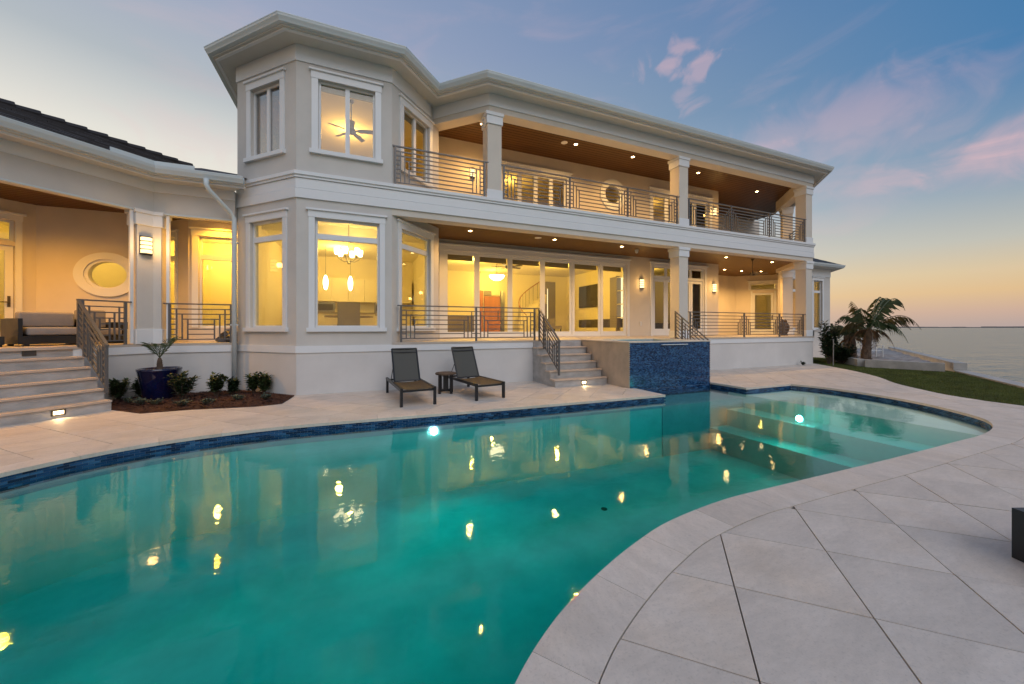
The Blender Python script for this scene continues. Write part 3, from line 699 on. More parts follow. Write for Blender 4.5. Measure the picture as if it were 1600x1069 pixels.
# --- garden wing windows to the right
RW0, RW1 = (20.1, 12.3), (24.24, 12.3)
wall(RW0, RW1, -.05, 4.75, [(.52, 1.52, 1.5, 4.1), (2.6, 3.4, 1.5, 4.1)], stucco)
window(RW0, RW1, .52, 1.52, 1.5, 4.1, transom=3.5, casing=.12); window(RW0, RW1, 2.6, 3.4, 1.5, 4.1, transom=3.5, casing=.12)
wall(RW1, (26.2, 14.3), -.05, 4.75, [], stucco); wall((26.2, 14.3), (26.2, 20), -.05, 4.75, [], stucco)
MB().beam(RW0, RW1, .03, 4.32, 4.75).build('frieze_board', white, house)
def eave(path, z, m_g=gutter_m, closed=False, h=.15, drip=.03):
    """gutter run along an eave line: a K-profile trough with a fascia behind"""
    for a, b in zip(path, path[1:]):
        a = Vector(a); b = Vector(b); t = (b - a).normalized(); n = Vector((t.y, -t.x)); Ln = (b - a).length
        ang = math.atan2(t.y, t.x)
        prof = [(0, 0), (.085, 0), (.10, .035), (.135, .085), (.145, .135), (.145, h), (.12, h), (.12, .12), (0.02, .1), (0, h)]
        vs = []; k = len(prof)
        def ext(p, q, side):
            return 0
        for s in (-.0, Ln):
            vs += [(s, -y, zz) for y, zz in prof]
        fs = [(i, (i + 1) % k, (i + 1) % k + k, i + k) for i in range(k)] + [tuple(range(k))[::-1], tuple(range(k, 2 * k))]
        o = MB().add(vs, fs).build('gutter', m_g, house, (a.x, a.y, z), ang)
        bmx = bmesh.new(); bmx.from_mesh(o.data); bmesh.ops.recalc_face_normals(bmx, faces=bmx.faces[:]); bmx.to_mesh(o.data); bmx.free()
def mitred_gutter(path, z, h=.15):
    """one gutter section per eave side, mitred at the corners"""
    prof = [(0, 0), (.085, 0), (.10, .03), (.135, .085), (.145, .13), (.15, .13), (.15, h), (.12, h), (.12, .11), (.02, .10), (.02, h), (0, h)]
    P = [Vector(p) for p in path]; k = len(prof); offs = []
    for i, p in enumerate(P):
        t1 = (p - P[i - 1]).normalized() if i else (P[1] - p).normalized(); t2 = (P[i + 1] - p).normalized() if i < len(P) - 1 else t1
        n1 = Vector((t1.y, -t1.x)); n2 = Vector((t2.y, -t2.x)); b = (n1 + n2).normalized(); offs.append(b / max(.35, b.dot(n1)))
    for i in range(len(P) - 1):
        c = P[i]
        vs = [(*(P[j] + offs[j] * y - c), zz) for j in (i, i + 1) for y, zz in prof]
        fs = [(q, (q + 1) % k, (q + 1) % k + k, q + k) for q in range(k)] + [tuple(range(k))[::-1], tuple(range(k, 2 * k))]
        o = MB().add(vs, fs).build('gutter', gutter_m, house, (c.x, c.y, z))
        bmx = bmesh.new(); bmx.from_mesh(o.data); bmesh.ops.recalc_face_normals(bmx, faces=bmx.faces[:]); bmx.to_mesh(o.data); bmx.free()
def strip(path, z0, z1, d0, d1, name, m, parent=None):
    """boards along a wall line, d0..d1 proud of it, one mitred board per side"""
    P = [Vector(p) for p in path]; offs = []
    for i, p in enumerate(P):
        t1 = (p - P[i - 1]).normalized() if i else (P[1] - p).normalized(); t2 = (P[i + 1] - p).normalized() if i < len(P) - 1 else t1
        n1 = Vector((t1.y, -t1.x)); n2 = Vector((t2.y, -t2.x)); b = (n1 + n2).normalized(); offs.append(b / max(.35, b.dot(n1)))
    for i in range(len(P) - 1):
        q = [P[i] + offs[i] * d0, P[i + 1] + offs[i + 1] * d0, P[i + 1] + offs[i + 1] * d1, P[i] + offs[i] * d1]
        MB().prism([tuple(v) for v in q], z0, z1).build(name, m, parent or house)
def open_offset(path, d):
    P = [Vector(p) for p in path]; out = []
    for i, p in enumerate(P):
        t1 = (p - P[i - 1]).normalized() if i else (P[1] - p).normalized(); t2 = (P[i + 1] - p).normalized() if i < len(P) - 1 else t1
        n1 = Vector((t1.y, -t1.x)); n2 = Vector((t2.y, -t2.x)); b = (n1 + n2).normalized(); out.append(tuple(p + b / max(.35, b.dot(n1)) * d))
    return out
XR = 18.08
eaveR = [(19.6, 11.7), (24.49, 11.7), (26.8, 14.05), (26.8, 20)]
MB().prism(open_offset(eaveR, -.155) + [(20.3, 20)], 4.751, 4.82).build('soffit', soffit_m, house)
strip(open_offset(eaveR, -.15), 4.76, 4.90, -.03, 0, 'fascia', white); mitred_gutter(open_offset(eaveR, -.15), 4.78)
def right_roof():
    Rn = empty('roof', (0, 0, 0), 0, house)
    for k in range(8):
        a = open_offset(eaveR, -.06 - k * .33); b = open_offset(eaveR, -.06 - (k + 1) * .33 - .05); z0 = 4.90 + k * .155; z1 = z0 + .18; n = len(a)
        MB().add([(x, y, z0) for x, y in a] + [(x, y, z1) for x, y in b] + [(x, y, z0 + .04) for x, y in a] + [(x, y, z1 + .03) for x, y in b],
                 [(i, i + 1, 2 * n + i + 1, 2 * n + i) for i in range(n - 1)] + [(2 * n + i, 2 * n + i + 1, 3 * n + i + 1, 3 * n + i) for i in range(n - 1)]).build('tile_course', roof_m, Rn)
right_roof()
C1 = (3.40, 9.8)                      # outer corner of the balcony beam over the first column
BK = (20.3, 12.3)
eaveM = [(-3.35, 18.5), (-3.35, 11.01), (-1.54, 9.15), (1.09, 9.15), (2.11, 10.17), (3.13, 9.15), (XR + .27, 9.15), (21.9, 12.68), (21.9, 18.5)]
INN = lambda p, d: offset(p, d)
MB().prism(open_offset(eaveM, -.155), 8.051, 8.13).build('soffit', soffit_m, house)
fas = open_offset(eaveM, -.15)
strip(fas, 8.06, 8.215, -.03, 0, 'fascia', white)
mitred_gutter(fas, 8.085)
# soffit moulding strip just inside the eave
strip(open_offset(eaveM, -.20), 8.015, 8.0505, -.06, 0.0, 'soffit_moulding', white)
def hip_roof(path, z, rise, inner, name='roof'):
    b = MB(); n = len(path)
    b.add([(x, y, z) for x, y in path] + [(x, y, z + rise) for x, y in inner], [(i, i + 1, n + i + 1, n + i) for i in range(n - 1)] + [tuple(range(n, 2 * n))])
    return b.build(name, roof_m, house)
hip_roof(open_offset(eaveM, -.10), 8.20, 1.3, [(0.2, 18.5), (.2, 15.5), (-.3, 14.6), (.2, 14.5), (1.5, 15), (5, 14.5), (16.6, 14.5), (18, 15.5), (18, 18.5)])
for p, a in (((-1.50, 9.28), 60), ((1.05, 9.28), 120)):
    MB().tube([(0, 0, 0), (.5, 0, .16)], .10, 10).build('hip_tile', roof_m, house, (p[0], p[1], 8.20), R(a))
# --- frieze and balcony beams
bay = [(-2.75, 14), T1a, T1b, T2b, T3b]
strip([(-2.75, 14), T1a, T1b, T2b, (1.98, 10.96)], 7.68, 8.05, 0.001, .03, 'frieze_board', white)
beamline = [(1.96, 11.24), C1, (XR, 9.8), BK]
def beam_run(path, z0, z1, th, m, name):
    P = [Vector(p) for p in path]; ins = [Vector(v) for v in open_offset(path, -th)]
    for i in range(len(P) - 1):
        MB().prism([tuple(P[i]), tuple(P[i + 1]), tuple(ins[i + 1]), tuple(ins[i])], z0, z1).build(name, m, house)
beam_run(beamline, 7.56, 8.05, .38, stucco_cream, 'beam')
strip(beamline, 7.72, 8.05, .001, .03, 'frieze_board', white)
beam_run([(.82, 9.8), (XR, 9.8), BK], 4.38, 4.561, .38, stucco_cream, 'beam')
# --- balcony floor and its band of boards
MB().prism([(.82, 9.8), (XR, 9.8), (20.25, 11.97), (22.7, 15.3), (2.30, 15.3), (2.30, 11.28)], 4.60, 5.10).build('balcony_floor', stucco, house)
bandl = [(-2.75, 12.2), T1a, T1b, (XR, 9.8), (20.3, 12.02)]
strip(bandl, 5.06, 5.14, .001, .085, 'band_cap', white); strip(bandl, 5.0, 5.0595, .001, .055, 'band_board', white)
strip(bandl, 4.765, 4.992, .001, .026, 'band_board', white); strip(bandl, 4.54, 4.755, .001, .040, 'band_board', white)
# --- plank ceilings
def planks(poly, z, m, w=.15, axis='x', name='ceiling_planks'):
    xs = [p[0] for p in poly]; ys = [p[1] for p in poly]
    bm = bmesh.new(); f = bm.faces.new([bm.verts.new((x, y, z)) for x, y in poly])
    k = min(ys)
    while k < max(ys):
        for s in (-.010, .010):
            bmesh.ops.bisect_plane(bm, geom=bm.verts[:] + bm.edges[:] + bm.faces[:], plane_co=(0, k + s, z), plane_no=(0, 1, 0), dist=1e-6)
        k += w
    bm.faces.ensure_lookup_table(); B = MB(); k0 = min(ys)
    for f in bm.faces:
        c = f.calc_center_median(); r = (c.y - k0) / w; inj = abs(r - round(r)) * w < .010
        dz = .012 if inj else 0
        vs = [(v.co.x, v.co.y, z + dz) for v in f.verts]
        if not inj: B.add(vs, [tuple(range(len(vs)))], 0)
    B.add([(x, y, z + .012) for x, y in poly], [tuple(range(len(poly)))], 1)
    bm.free(); o = B.build(name, [m, wood_gap], house)
    for p in o.data.polygons:
        if p.normal.z > 0: p.flip()
    o['kind'] = 'stuff'; return o
up_poly = [(1.9, 11.35), (3.35, 9.95), (XR - .1, 9.95), (22.2, 14.0), (22.2, 15.2), (2.2, 15.2)]
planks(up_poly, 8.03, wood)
lo_poly = [(.9, 9.95), (XR - .1, 9.95), (22.0, 13.9), (20.7, 15.2), (2.2, 15.2), (2.2, 11.25)]
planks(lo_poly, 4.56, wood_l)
# --- columns
def column(x0, y0, z0, z1, w=.42, rz=0, name='column'):
    C = empty(name, (x0 + w / 2 if rz == 0 else x0, y0 + w / 2 if rz == 0 else y0, 0), rz, house); h = w / 2
    MB().box(-h, h, -h, h, z0, z1).build('shaft', stucco_cream, C, bevel=.008)
    MB().box(-h - .03, h + .03, -h - .03, h + .03, z1 - .33, z1 - .10).box(-h - .055, h + .055, -h - .055, h + .055, z1 - .0995, z1 - .003).build('capital', white, C, bevel=.006)
    MB().box(-h - .025, h + .025, -h - .025, h + .025, z0 + .002, z0 + .26).build('column_base', white, C, bevel=.006)
column(3.36, 9.815, 5.14, 7.56); column(10.45, 9.815, 5.14, 7.56); column(XR - .45, 9.815, 5.14, 7.56)
column(10.45, 9.815, 1.18, 4.38); column(XR - .45, 9.815, 1.18, 4.38)
column(20.05, 12.05, 1.18, 4.38, rz=R(45)); column(20.05, 12.05, 5.10, 7.56, rz=R(45))
# --- plinth, trim and porch floor
wall((.82, Yf), (XR, Yf), -.05, 1.0, [], stucco_base, name='plinth_wall')
wall((XR, Yf), (20.4, 12.12), -.05, 1.0, [], stucco_base, name='plinth_wall')
for a, b in ((T1a, T1b), (T1b, T2b)): wall((Vector(a) + (Vector(b) - Vector(a)).normalized() * .0), b, -.04, .965, [], stucco_base, th=.003, name='plinth_wall').location = (Vector((*a, 0)) + Vector(((Vector(b) - Vector(a)).normalized().y, -(Vector(b) - Vector(a)).normalized().x, 0)) * .004)
strip([T1a, T1b, (4.74, Yf)], .965, 1.125, .001, .03, 'trim_board', white); strip([(10.4, Yf), (XR, Yf), (20.3, 12.02)], .965, 1.125, .001, .03, 'trim_board', white)
MB().prism([(.83, 9.76), (XR + .03, 9.76), (22.5, 13.2), (20.6, 15.2), (2.31, 15.2), (2.31, 11.28)], 1.126, 1.18).build('porch_floor', deckstone, house)

# ------------------------------------------------------------------ left wing
A0 = (-4.30, 11.10); DIAG = -15.4
def dg(x, off=0.): return (x, x + 15.4 - off * 1.41421)      # a point on the diagonal front, off metres outside it
wallL = [dg(-9.5), A0, (-2.75, 11.10)]
MB().prism([dg(-9.5, .03), dg(-4.3, .03), (-4.27, 11.07), (-2.75, 11.07), (-2.75, 13.5), (-5.1, 14), (-9.5, 14)], 1.126, 1.18).build('porch_floor', deckstone, house)
wall(dg(-9.5), A0, -.05, 1.0, [], stucco_base, name='plinth_wall'); wall(A0, (-2.75, 11.10), -.05, 1.0, [], stucco_base, name='plinth_wall')
strip([dg(-5.2), A0, (-2.76, 11.10)], .965, 1.125, .001, .03, 'trim_board', white)
lw = [dg(-9.5), A0, (-2.76, 11.1)]
beam_run(lw, 4.20, 4.90, .36, stucco, 'beam'); strip(lw, 4.67, 4.90, .001, .028, 'frieze_board', white)
strip(lw, 4.165, 4.1995, -.10, .012, 'screen_track', gutter_m)
eaveL = [(-9.5 + .46, 5.9 - .46), (-4.03, 10.45), (-2.45, 10.45)]
MB().prism(open_offset(eaveL, -.155) + [(-2.80, 11.15), (-4.35, 11.2), (-9.6, 5.95)], 4.901, 4.98).build('soffit', soffit_m, house)
strip(open_offset(eaveL, -.15), 4.91, 5.065, -.03, 0, 'fascia', white); mitred_gutter(open_offset(eaveL, -.15), 4.935)
strip(open_offset(eaveL, -.20), 4.865, 4.9005, -.06, 0, 'soffit_moulding', white)
# roof tile courses of the wing
def wing_roof():
    n = Vector((-Q, Q)); e0 = Vector((-9.5 + .46, 5.9 - .46)); t = Vector((Q, Q)); t_ = .436; per = .36; Rn = empty('roof', (0, 0, 0), 0, house)
    Ln = 7.15
    for k in range(9):
        a = e0 + n * (k * per * .93 + .02); b = a + n * (per + .06); z0 = 5.06 + k * per * .93 * t_ + .02; z1 = z0 + (per + .02) * t_ - .01
        B = MB(); m = 18
        L2 = Ln + k * per * .93 * .69
        for j in range(m):
            s0, s1 = j * L2 / m, (j + 1) * L2 / m - .012
            p = [a + t * s0, a + t * s1, b + t * s1, b + t * s0]; jz = random.uniform(-.008, .008)
            B.add([(p[0].x, p[0].y, z0 + jz), (p[1].x, p[1].y, z0 + jz), (p[2].x, p[2].y, z1), (p[3].x, p[3].y, z1), (p[0].x, p[0].y, z0 + .035 + jz), (p[1].x, p[1].y, z0 + .035 + jz), (p[2].x, p[2].y, z1 + .03), (p[3].x, p[3].y, z1 + .03)],
                  [(3, 2, 1, 0), (4, 5, 6, 7), (0, 1, 5, 4), (1, 2, 6, 5), (2, 3, 7, 6), (3, 0, 4, 7)])
        B.build('tile_course', roof_m, Rn)
    r0 = e0 + n * 3.02; 
    for j in range(25):
        a = r0 + t * (j * .37); b = a + t * .42
        MB().tube([(a.x, a.y, 6.38), (b.x, b.y, 6.42)], [.09, .10], 8).build('ridge_tile', roof_m, Rn)
    B = MB(); B.add([(-4.0, 10.55, 5.07), (-2.5, 10.55, 5.07), (-2.5, 13.0, 5.95), (-4.0, 13.0, 6.02)], [(0, 1, 2, 3)]); B.build('roof_plane', roof_m, Rn)
    B = MB(); B.add([(e0.x, e0.y, 5.04), (-4.0, 10.5, 5.04), (-4.0 + n.x * 3, 10.5 + n.y * 3, 6.33), (e0.x + n.x * 3, e0.y + n.y * 3, 6.33)], [(0, 1, 2, 3)]); B.build('roof_plane', roof_m, Rn)
    # pale diverter flashing in the valley
    B = MB().beam((-4.55, 9.98), (-4.05, 10.48), .02, 5.09, 5.17).beam((-4.05, 10.48), (-3.35, 10.48), .02, 5.09, 5.17); B.build('flashing', gutter_m, Rn)
wing_roof()
# column of the wing
def wing_column():
    C = empty('column', (0, 0, 0), 0, house)
    a = Vector(dg(-4.78)); poly = [(-4.50, 10.87), (-4.30, 11.072), (-4.16, 11.08), (-4.16, 11.42), (-4.40, 11.44), (-4.74, 11.11)]
    MB().prism(poly, 1.18, 4.2).build('shaft', stucco, C, bevel=.006)
    MB().prism(offset(poly[::1] if area(poly) > 0 else poly[::-1], .03), 3.86, 4.12).build('capital', white, C, bevel=.006)
    MB().prism(offset(poly if area(poly) > 0 else poly[::-1], .055), 4.1205, 4.1995).build('capital', white, C)
    MB().prism(offset(poly if area(poly) > 0 else poly[::-1], .025), 1.182, 1.52).build('column_base', white, C, bevel=.006)
    MB().box(-.03, .03, -.03, .03, 1.2, 4.16).build('screen_guide', white, C, (-4.60, 10.87, 0), R(45)); MB().box(-.03, .03, -.03, .03, 1.2, 4.16).build('screen_guide', white, C, (-4.06, 11.16, 0))
wing_column()
# back walls of the wing porch
Wa, Wb, Wc, Wd, We, Wf = (-9.2, 10.3), (-7.0, 12.5), (-5.2, 12.5), (-5.2, 13.5), (-4.1, 12.4), (-2.75, 12.4)
wall(Wa, Wb, 1.0, 4.46, [(1.75, 2.80, 1.2, 3.42), (1.75, 2.80, 3.52, 4.0)], stucco_cream)
wall(Wb, Wc, 1.0, 4.46, [(.87, 1.67, 2.51, 3.23)], stucco_cream)
wall((Wc[0], Wc[1] + .201), Wd, 1.0, 4.46, [], stucco_cream)
wall(Wd, We, 1.0, 4.46, [(.28, .98, 1.22, 4.0)], stucco_cream); wall(We, Wf, 1.0, 4.46, [(.22, 1.25, 1.55, 4.0)], stucco_cream)
window(Wd, We, .28, .98, 1.22, 4.0, transom=3.45, sill=False, casing=.11); window(We, Wf, .22, 1.25, 1.55, 4.0, transom=3.45, casing=.14, sill=False)
window(Wa, Wb, 1.75, 2.80, 3.52, 4.0, sill=False, casing=.1, name='transom_window')
def glass_door(a, b, s0, s1, z0, z1, side=1):
    loc, rz, _ = frame_of(a, b); D = empty('glass_door', (loc[0] + math.cos(rz) * s0, loc[1] + math.sin(rz) * s0, 0), rz, house); w = s1 - s0
    MB().box(-.1, -.001, -.03, .0005, 1.18, z1 + .1).box(w + .001, w + .1, -.03, .0005, 1.18, z1 + .1).build('casing', white, D)
    P = MB().box(.01, .13, .05, .10, z0, z1).box(w - .13, w - .01, .05, .10, z0, z1).box(.13, w - .13, .05, .10, z0, z0 + .25).box(.13, w - .13, .05, .10, z1 - .12, z1); P.build('door_leaf', white, D)
    MB().box(.126, w - .126, .07, .078, z0 + .246, z1 - .116).build('pane', glass, D)
    x = w - .075 if side > 0 else .075
    MB().box(x - .022, x + .022, .035, .05, 2.02, 2.27).tube([(x, .01, 2.13), (x - .13 * side, .01, 2.13)], .011, 8).tube([(x, .05, 2.13), (x, .01, 2.13)], .011, 8).build('handle', bronze, D)
glass_door(Wa, Wb, 1.75, 2.80, 1.2, 3.42); glass_door(D45a, D45b, .85, 1.9, 1.2, 3.55)
window(D45a, D45b, .75, 2.0, 3.72, 4.08, sill=False, casing=.1, name='transom_window')
round_window(Wb, Wc, 1.27, 2.87, .55, .165, name='oval_window', ell=1.12)
planks([dg(-9.4, -.3), (-4.45, 11.4), (-2.8, 11.4), (-2.8, 12.4), (-4.1, 12.4), (-5.2, 13.5), (-9.4, 13.5)], 4.45, wood)
MB().prism([(-4.05, 11.5), (-2.78, 11.5), (-2.78, 12.39), (-4.05, 12.39)], 4.405, 4.44).build('ceiling_panel', stucco_cream, house)

# ------------------------------------------------------------------ rooms behind the glass
def room(name, x0, x1, y0, y1, z0, z1, back=True, left=True, right=True, m=None, front=False):
    m = m or cream; W = .12
    if back: MB().box(x0, x1, y1, y1 + W, z0, z1).build('interior_wall', m, house)
    if left: MB().box(x0 - W, x0, y0, y1 + W, z0, z1).build('interior_wall', m, house)
    if right: MB().box(x1, x1 + W, y0, y1 + W, z0, z1).build('interior_wall', m, house)
    MB().box(x0 - W, x1 + W, y0, y1 + W, z1, z1 + .05).build('interior_ceiling', creamc, house)
    MB().box(x0 - W, x1 + W, y0, y1 + W, z0 - .12, z0).build('interior_floor', floor_in, house)
room('kitchen', -5.0, 2.36, 12.9, 17.3, 1.17, 4.50)
MB().prism([(-2.6, 11.3), (-1.2, 10.0), (.75, 10.0), (2.2, 11.4), (2.2, 12.9), (-2.6, 12.9)], 4.72, 4.76).build('interior_ceiling', creamc, house)
MB().prism([(-2.6, 11.3), (-1.2, 10.0), (.75, 10.0), (2.2, 11.4), (2.2, 12.9), (-2.6, 12.9)], 1.08, 1.17).build('interior_floor', floor_in, house)
MB().box(-2.62, 2.3, 12.86, 12.899, 4.42, 4.75).build('interior_wall', creamc, house)
room('living', 2.55, 11.4, 12.85, 19.0, 1.17, 4.50)
room('side', 11.6, 15.7, 12.85, 16.5, 1.17, 4.50, m=cream)
room('upper bay', -2.5, 2.2, 11.5, 15.5, 5.12, 7.85)
for z0, z1, m in ((7.85, 7.9, creamc), (5.0, 5.12, floor_in)): MB().prism([(-2.5, 11.45), (-1.2, 10.05), (.75, 10.05), (2.15, 11.45), (2.15, 11.499), (-2.5, 11.499)], z0, z1).build('interior_ceiling' if z0 > 6 else 'interior_floor', m, house)
room('upper', 2.6, 10.9, 12.85, 16.5, 5.12, 7.85); room('upper', 11.1, 15.7, 12.85, 16.5, 5.12, 7.85)
room('upper', 15.9, 22.5, 15.45, 18.5, 5.12, 7.85)
room('wing room', -9.0, -5.4, 12.75, 15.5, 1.17, 4.4); room('wing room', -5.15, -2.95, 13.6, 15.5, 1.17, 4.4, left=False)
room('garden room', 20.3, 25.8, 15.3, 18.0, 1.17, 4.4, left=False); MB().prism([(20.95, 15.2), (22.8, 13.35), (22.8, 12.51), (24.3, 12.51), (24.3, 15.2)], 4.4, 4.45).build('interior_ceiling', creamc, house)
for loc, w in (((-.2, 12.0, 3.75), 75), ((-.6, 15.0, 4.1), 130), ((-3.6, 14.5, 4.1), 75), ((4.6, 15.6, 4.1), 190), ((8.6, 15.2, 4.1), 190), ((6.4, 18.0, 4.0), 80), ((13.6, 14.8, 4.1), 28),
               ((-.2, 13.0, 7.5), 60), ((6.0, 14.8, 7.4), 45), ((13.5, 14.8, 7.4), 35), ((19, 16.8, 7.2), 12), ((-7.4, 13.9, 4.0), 70), ((-4.0, 14.3, 4.0), 60), ((22.5, 15.0, 4.0), 40)):
    lamp('room_light', 'POINT', loc, w * 1.0, (1, .58, .12) if loc[2] > 6 else INT, .055)

# ------------------------------------------------------------------ light fixtures
def downlight(x, y, z, label, watts=55, col=WARM, r=.07, group='downlights in the wood plank ceilings', m=None):
    T = thing('downlight', label, 'downlight', (x, y, z), 0, group)
    MB().lathe([(r, -.006), (r + .022, -.006), (r + .024, 0), (r, .0)], 20).build('trim_ring', white, T)
    MB().lathe([(r, -.004), (r * .5, -.0075), (.002, -.0085)], 20).build('lens', m or lamp_warm, T)
    if watts: lamp('downlight_beam', 'SPOT', (0, 0, -.03), watts * 2.6, col, .05, T, (0, 0, -1), R(150), .7)
W1 = ['lower porch ceiling downlight nearest the octagonal bay', 'lower porch ceiling downlight above the middle of the sliding glass doors', 'lower porch ceiling downlight above the right end of the sliding glass doors',
      'downlight just right of the middle porch column on lower ceiling', 'downlight near the right corner column on lower porch ceiling', 'leftmost of three small downlights at the back of right porch ceiling',
      'middle one of three small downlights at the back of right porch ceiling', 'rightmost of three small downlights at the back of right porch ceiling']
for (x, y), l in zip([(3.27, 11.2), (6.25, 11.2), (9.09, 11.2), (14.6, 11.2), (17.6, 11.2), (17.6, 13.6), (18.9, 13.6), (20.0, 13.3)], W1): downlight(x, y, 4.558, l, 82)
for (x, y), l in zip([(3.70, 11.31), (7.16, 11.3), (9.68, 11.3), (13.2, 11.4), (17.6, 11.9)], ['upper balcony ceiling downlight behind the first column', 'upper balcony ceiling downlight beside the round speaker', 'upper balcony ceiling downlight above the round window',
        'upper balcony ceiling downlight hidden behind the middle column', 'upper balcony ceiling downlight nearest the right end']): downlight(x, y, 8.028, l, 100)
downlight(-3.35, 12.0, 4.403, 'ceiling downlight inside the small left porch opening', 75, LPW); downlight(-6.4, 10.6, 4.448, 'downlight in the plank ceiling over the left porch sofas', 115, LPW)
downlight(-8.0, 10.0, 4.448, 'downlight in the left porch ceiling beyond the glass door', 115, LPW)
for x, y, z, l in ((5.62, 11.2, 4.559, 'round white speaker flush in the lower porch plank ceiling'), (6.72, 11.35, 8.029, 'round white speaker flush in the upper balcony plank ceiling')):
    o = MB().lathe([(.115, 0), (.115, -.006), (.095, -.012), (.002, -.012)], 28).build('ceiling_speaker', white, None, (x, y, z)); tag(o, l, 'speaker')
T = thing('security_camera', 'small white dome camera under the lower porch ceiling', 'camera', (10.0, 11.45, 4.558))
MB().lathe([(.07, 0), (.07, -.05), (.05, -.07), (.002, -.07)], 20).build('housing', white, T); MB().lathe([(.055, -.07), (.05, -.11), (.03, -.135), (.002, -.14)], 20).build('dome', white, T, smooth=True)
def sconce(x, y, z, rz, label, h=.36, w=.19, watts=9):
    T = thing('wall_sconce', label, 'wall light', (x, y, z), rz, 'wall sconces')
    MB().box(-w / 2 - .012, w / 2 + .012, -.02, -.002, -h / 2 - .03, h / 2 + .03).build('back_plate', bronze, T)
    B = MB(); seg = 10; pr = [(w / 2 * math.cos(math.pi * k / seg), -.02 - .10 * math.sin(math.pi * k / seg)) for k in range(seg + 1)]
    B.prism(pr, -h / 2, h / 2); B.build('shade', lamp_soft, T)
    for k, zz in enumerate((-h / 2 - .018, -h / 4, 0, h / 4, h / 2 - .002)):
        B = MB(); ro = [(p[0] * 1.06, -.02 + (p[1] + .02) * 1.06) for p in pr]; B.prism(ro, zz - (0 if k in (0, 4) else .008), zz + (.02 if k in (0, 4) else .010)); B.build('band', bronze, T)
    lamp('sconce_glow', 'POINT', (0, -.28, 0), watts, WARM, .08, T)
sconce(11.25, Yw, 3.42, 0, 'wall sconce on the porch wall between sliding doors and french doors'); sconce(15.58, Yw, 3.42, 0, 'wall sconce right of the french doors on the lower porch')
sconce(3.75, Yw, 6.95, 0, 'upper balcony wall sconce beside the first column', .3, .16); sconce(15.6, Yw, 7.0, 0, 'upper balcony wall sconce at the far right wall end', .3, .16)
p = Vector(dg(-4.395, .02)); sconce(p.x + .0, p.y - .0, 3.40, R(45), 'barred wall sconce on the left porch corner column', .36, .2, 10)
def step_light(x, y, z, rz, label, on=True):
    T = thing('step_light', label, 'step light', (x, y, z), rz)
    MB().box(-.085, .085, -.012, -.001, -.05, .05).build('face_plate', bronze, T)
    MB().box(-.06, .06, -.016, -.0125, -.03, .03).build('lens', lamp_step if on else dark_room, T)
    if on: lamp('step_glow', 'SPOT', (0, -.04, 0), 3.5, (1, .72, .36), .02, T, (0, -1, -.9), R(150), .9)

# ------------------------------------------------------------------ stone stairs
def stairs(name, label, loc, rz, width, n, run, rise, side_l=True, chamfer=0.):
    """climbs along local +y from y=0, x from 0 to width"""
    T = thing(name, label, 'steps', loc, rz)
    for k in range(n):
        c = chamfer if k == 0 else 0
        y0 = k * run; B = MB().box(0, width, y0, n * run + .03, k * rise - (.0 if k == 0 else .031), (k + 1) * rise - .032); B.build('riser', marble, T)
        if k < n - 1: MB().box(-.035, width + .0, y0 - .03, y0 + run - .001, (k + 1) * rise - .0315, (k + 1) * rise).build('tread', nosing_m, T)
    return T
RISE = 1.18 / 6
stairs('stone_steps', 'grey stone steps beside the spa rising to the porch', (4.75, 8.48, 0), 0, 1.62, 6, .255, RISE)
stairs('stone_steps', 'narrow stone steps behind the spa on its right side', (9.30, 8.48, 0), 0, .98, 6, .255, RISE)
# left stairs climb towards (-1, 1); local +y = (-Q, Q) -> rz = 45 deg
b0 = Vector((-4.23, 9.33)); L0 = b0 - Vector((Q, Q)) * 4.6
stairs('stone_steps', 'wide grey stone steps up to the left porch', (L0.x, L0.y, 0), R(45), 4.6, 6, .26, RISE)
MB().beam(dg(-9.5, .05), dg(-5.12, .05), -.35, 1.127, 1.183).build('step_nosing', nosing_m, house)
lp = b0 - Vector((Q, Q)) * .66; step_light(lp.x, lp.y, .10, R(45), 'glowing step light in the bottom riser of the left steps')
lp = b0 - Vector((Q, Q)) * .62 + Vector((-Q, Q)) * (5 * .26); step_light(lp.x, lp.y, .985 + .09, R(45), 'unlit step light in the top riser of the left steps', False)
step_light(5.62, 8.48, .085, 0, 'glowing step light in the bottom riser beside the spa')

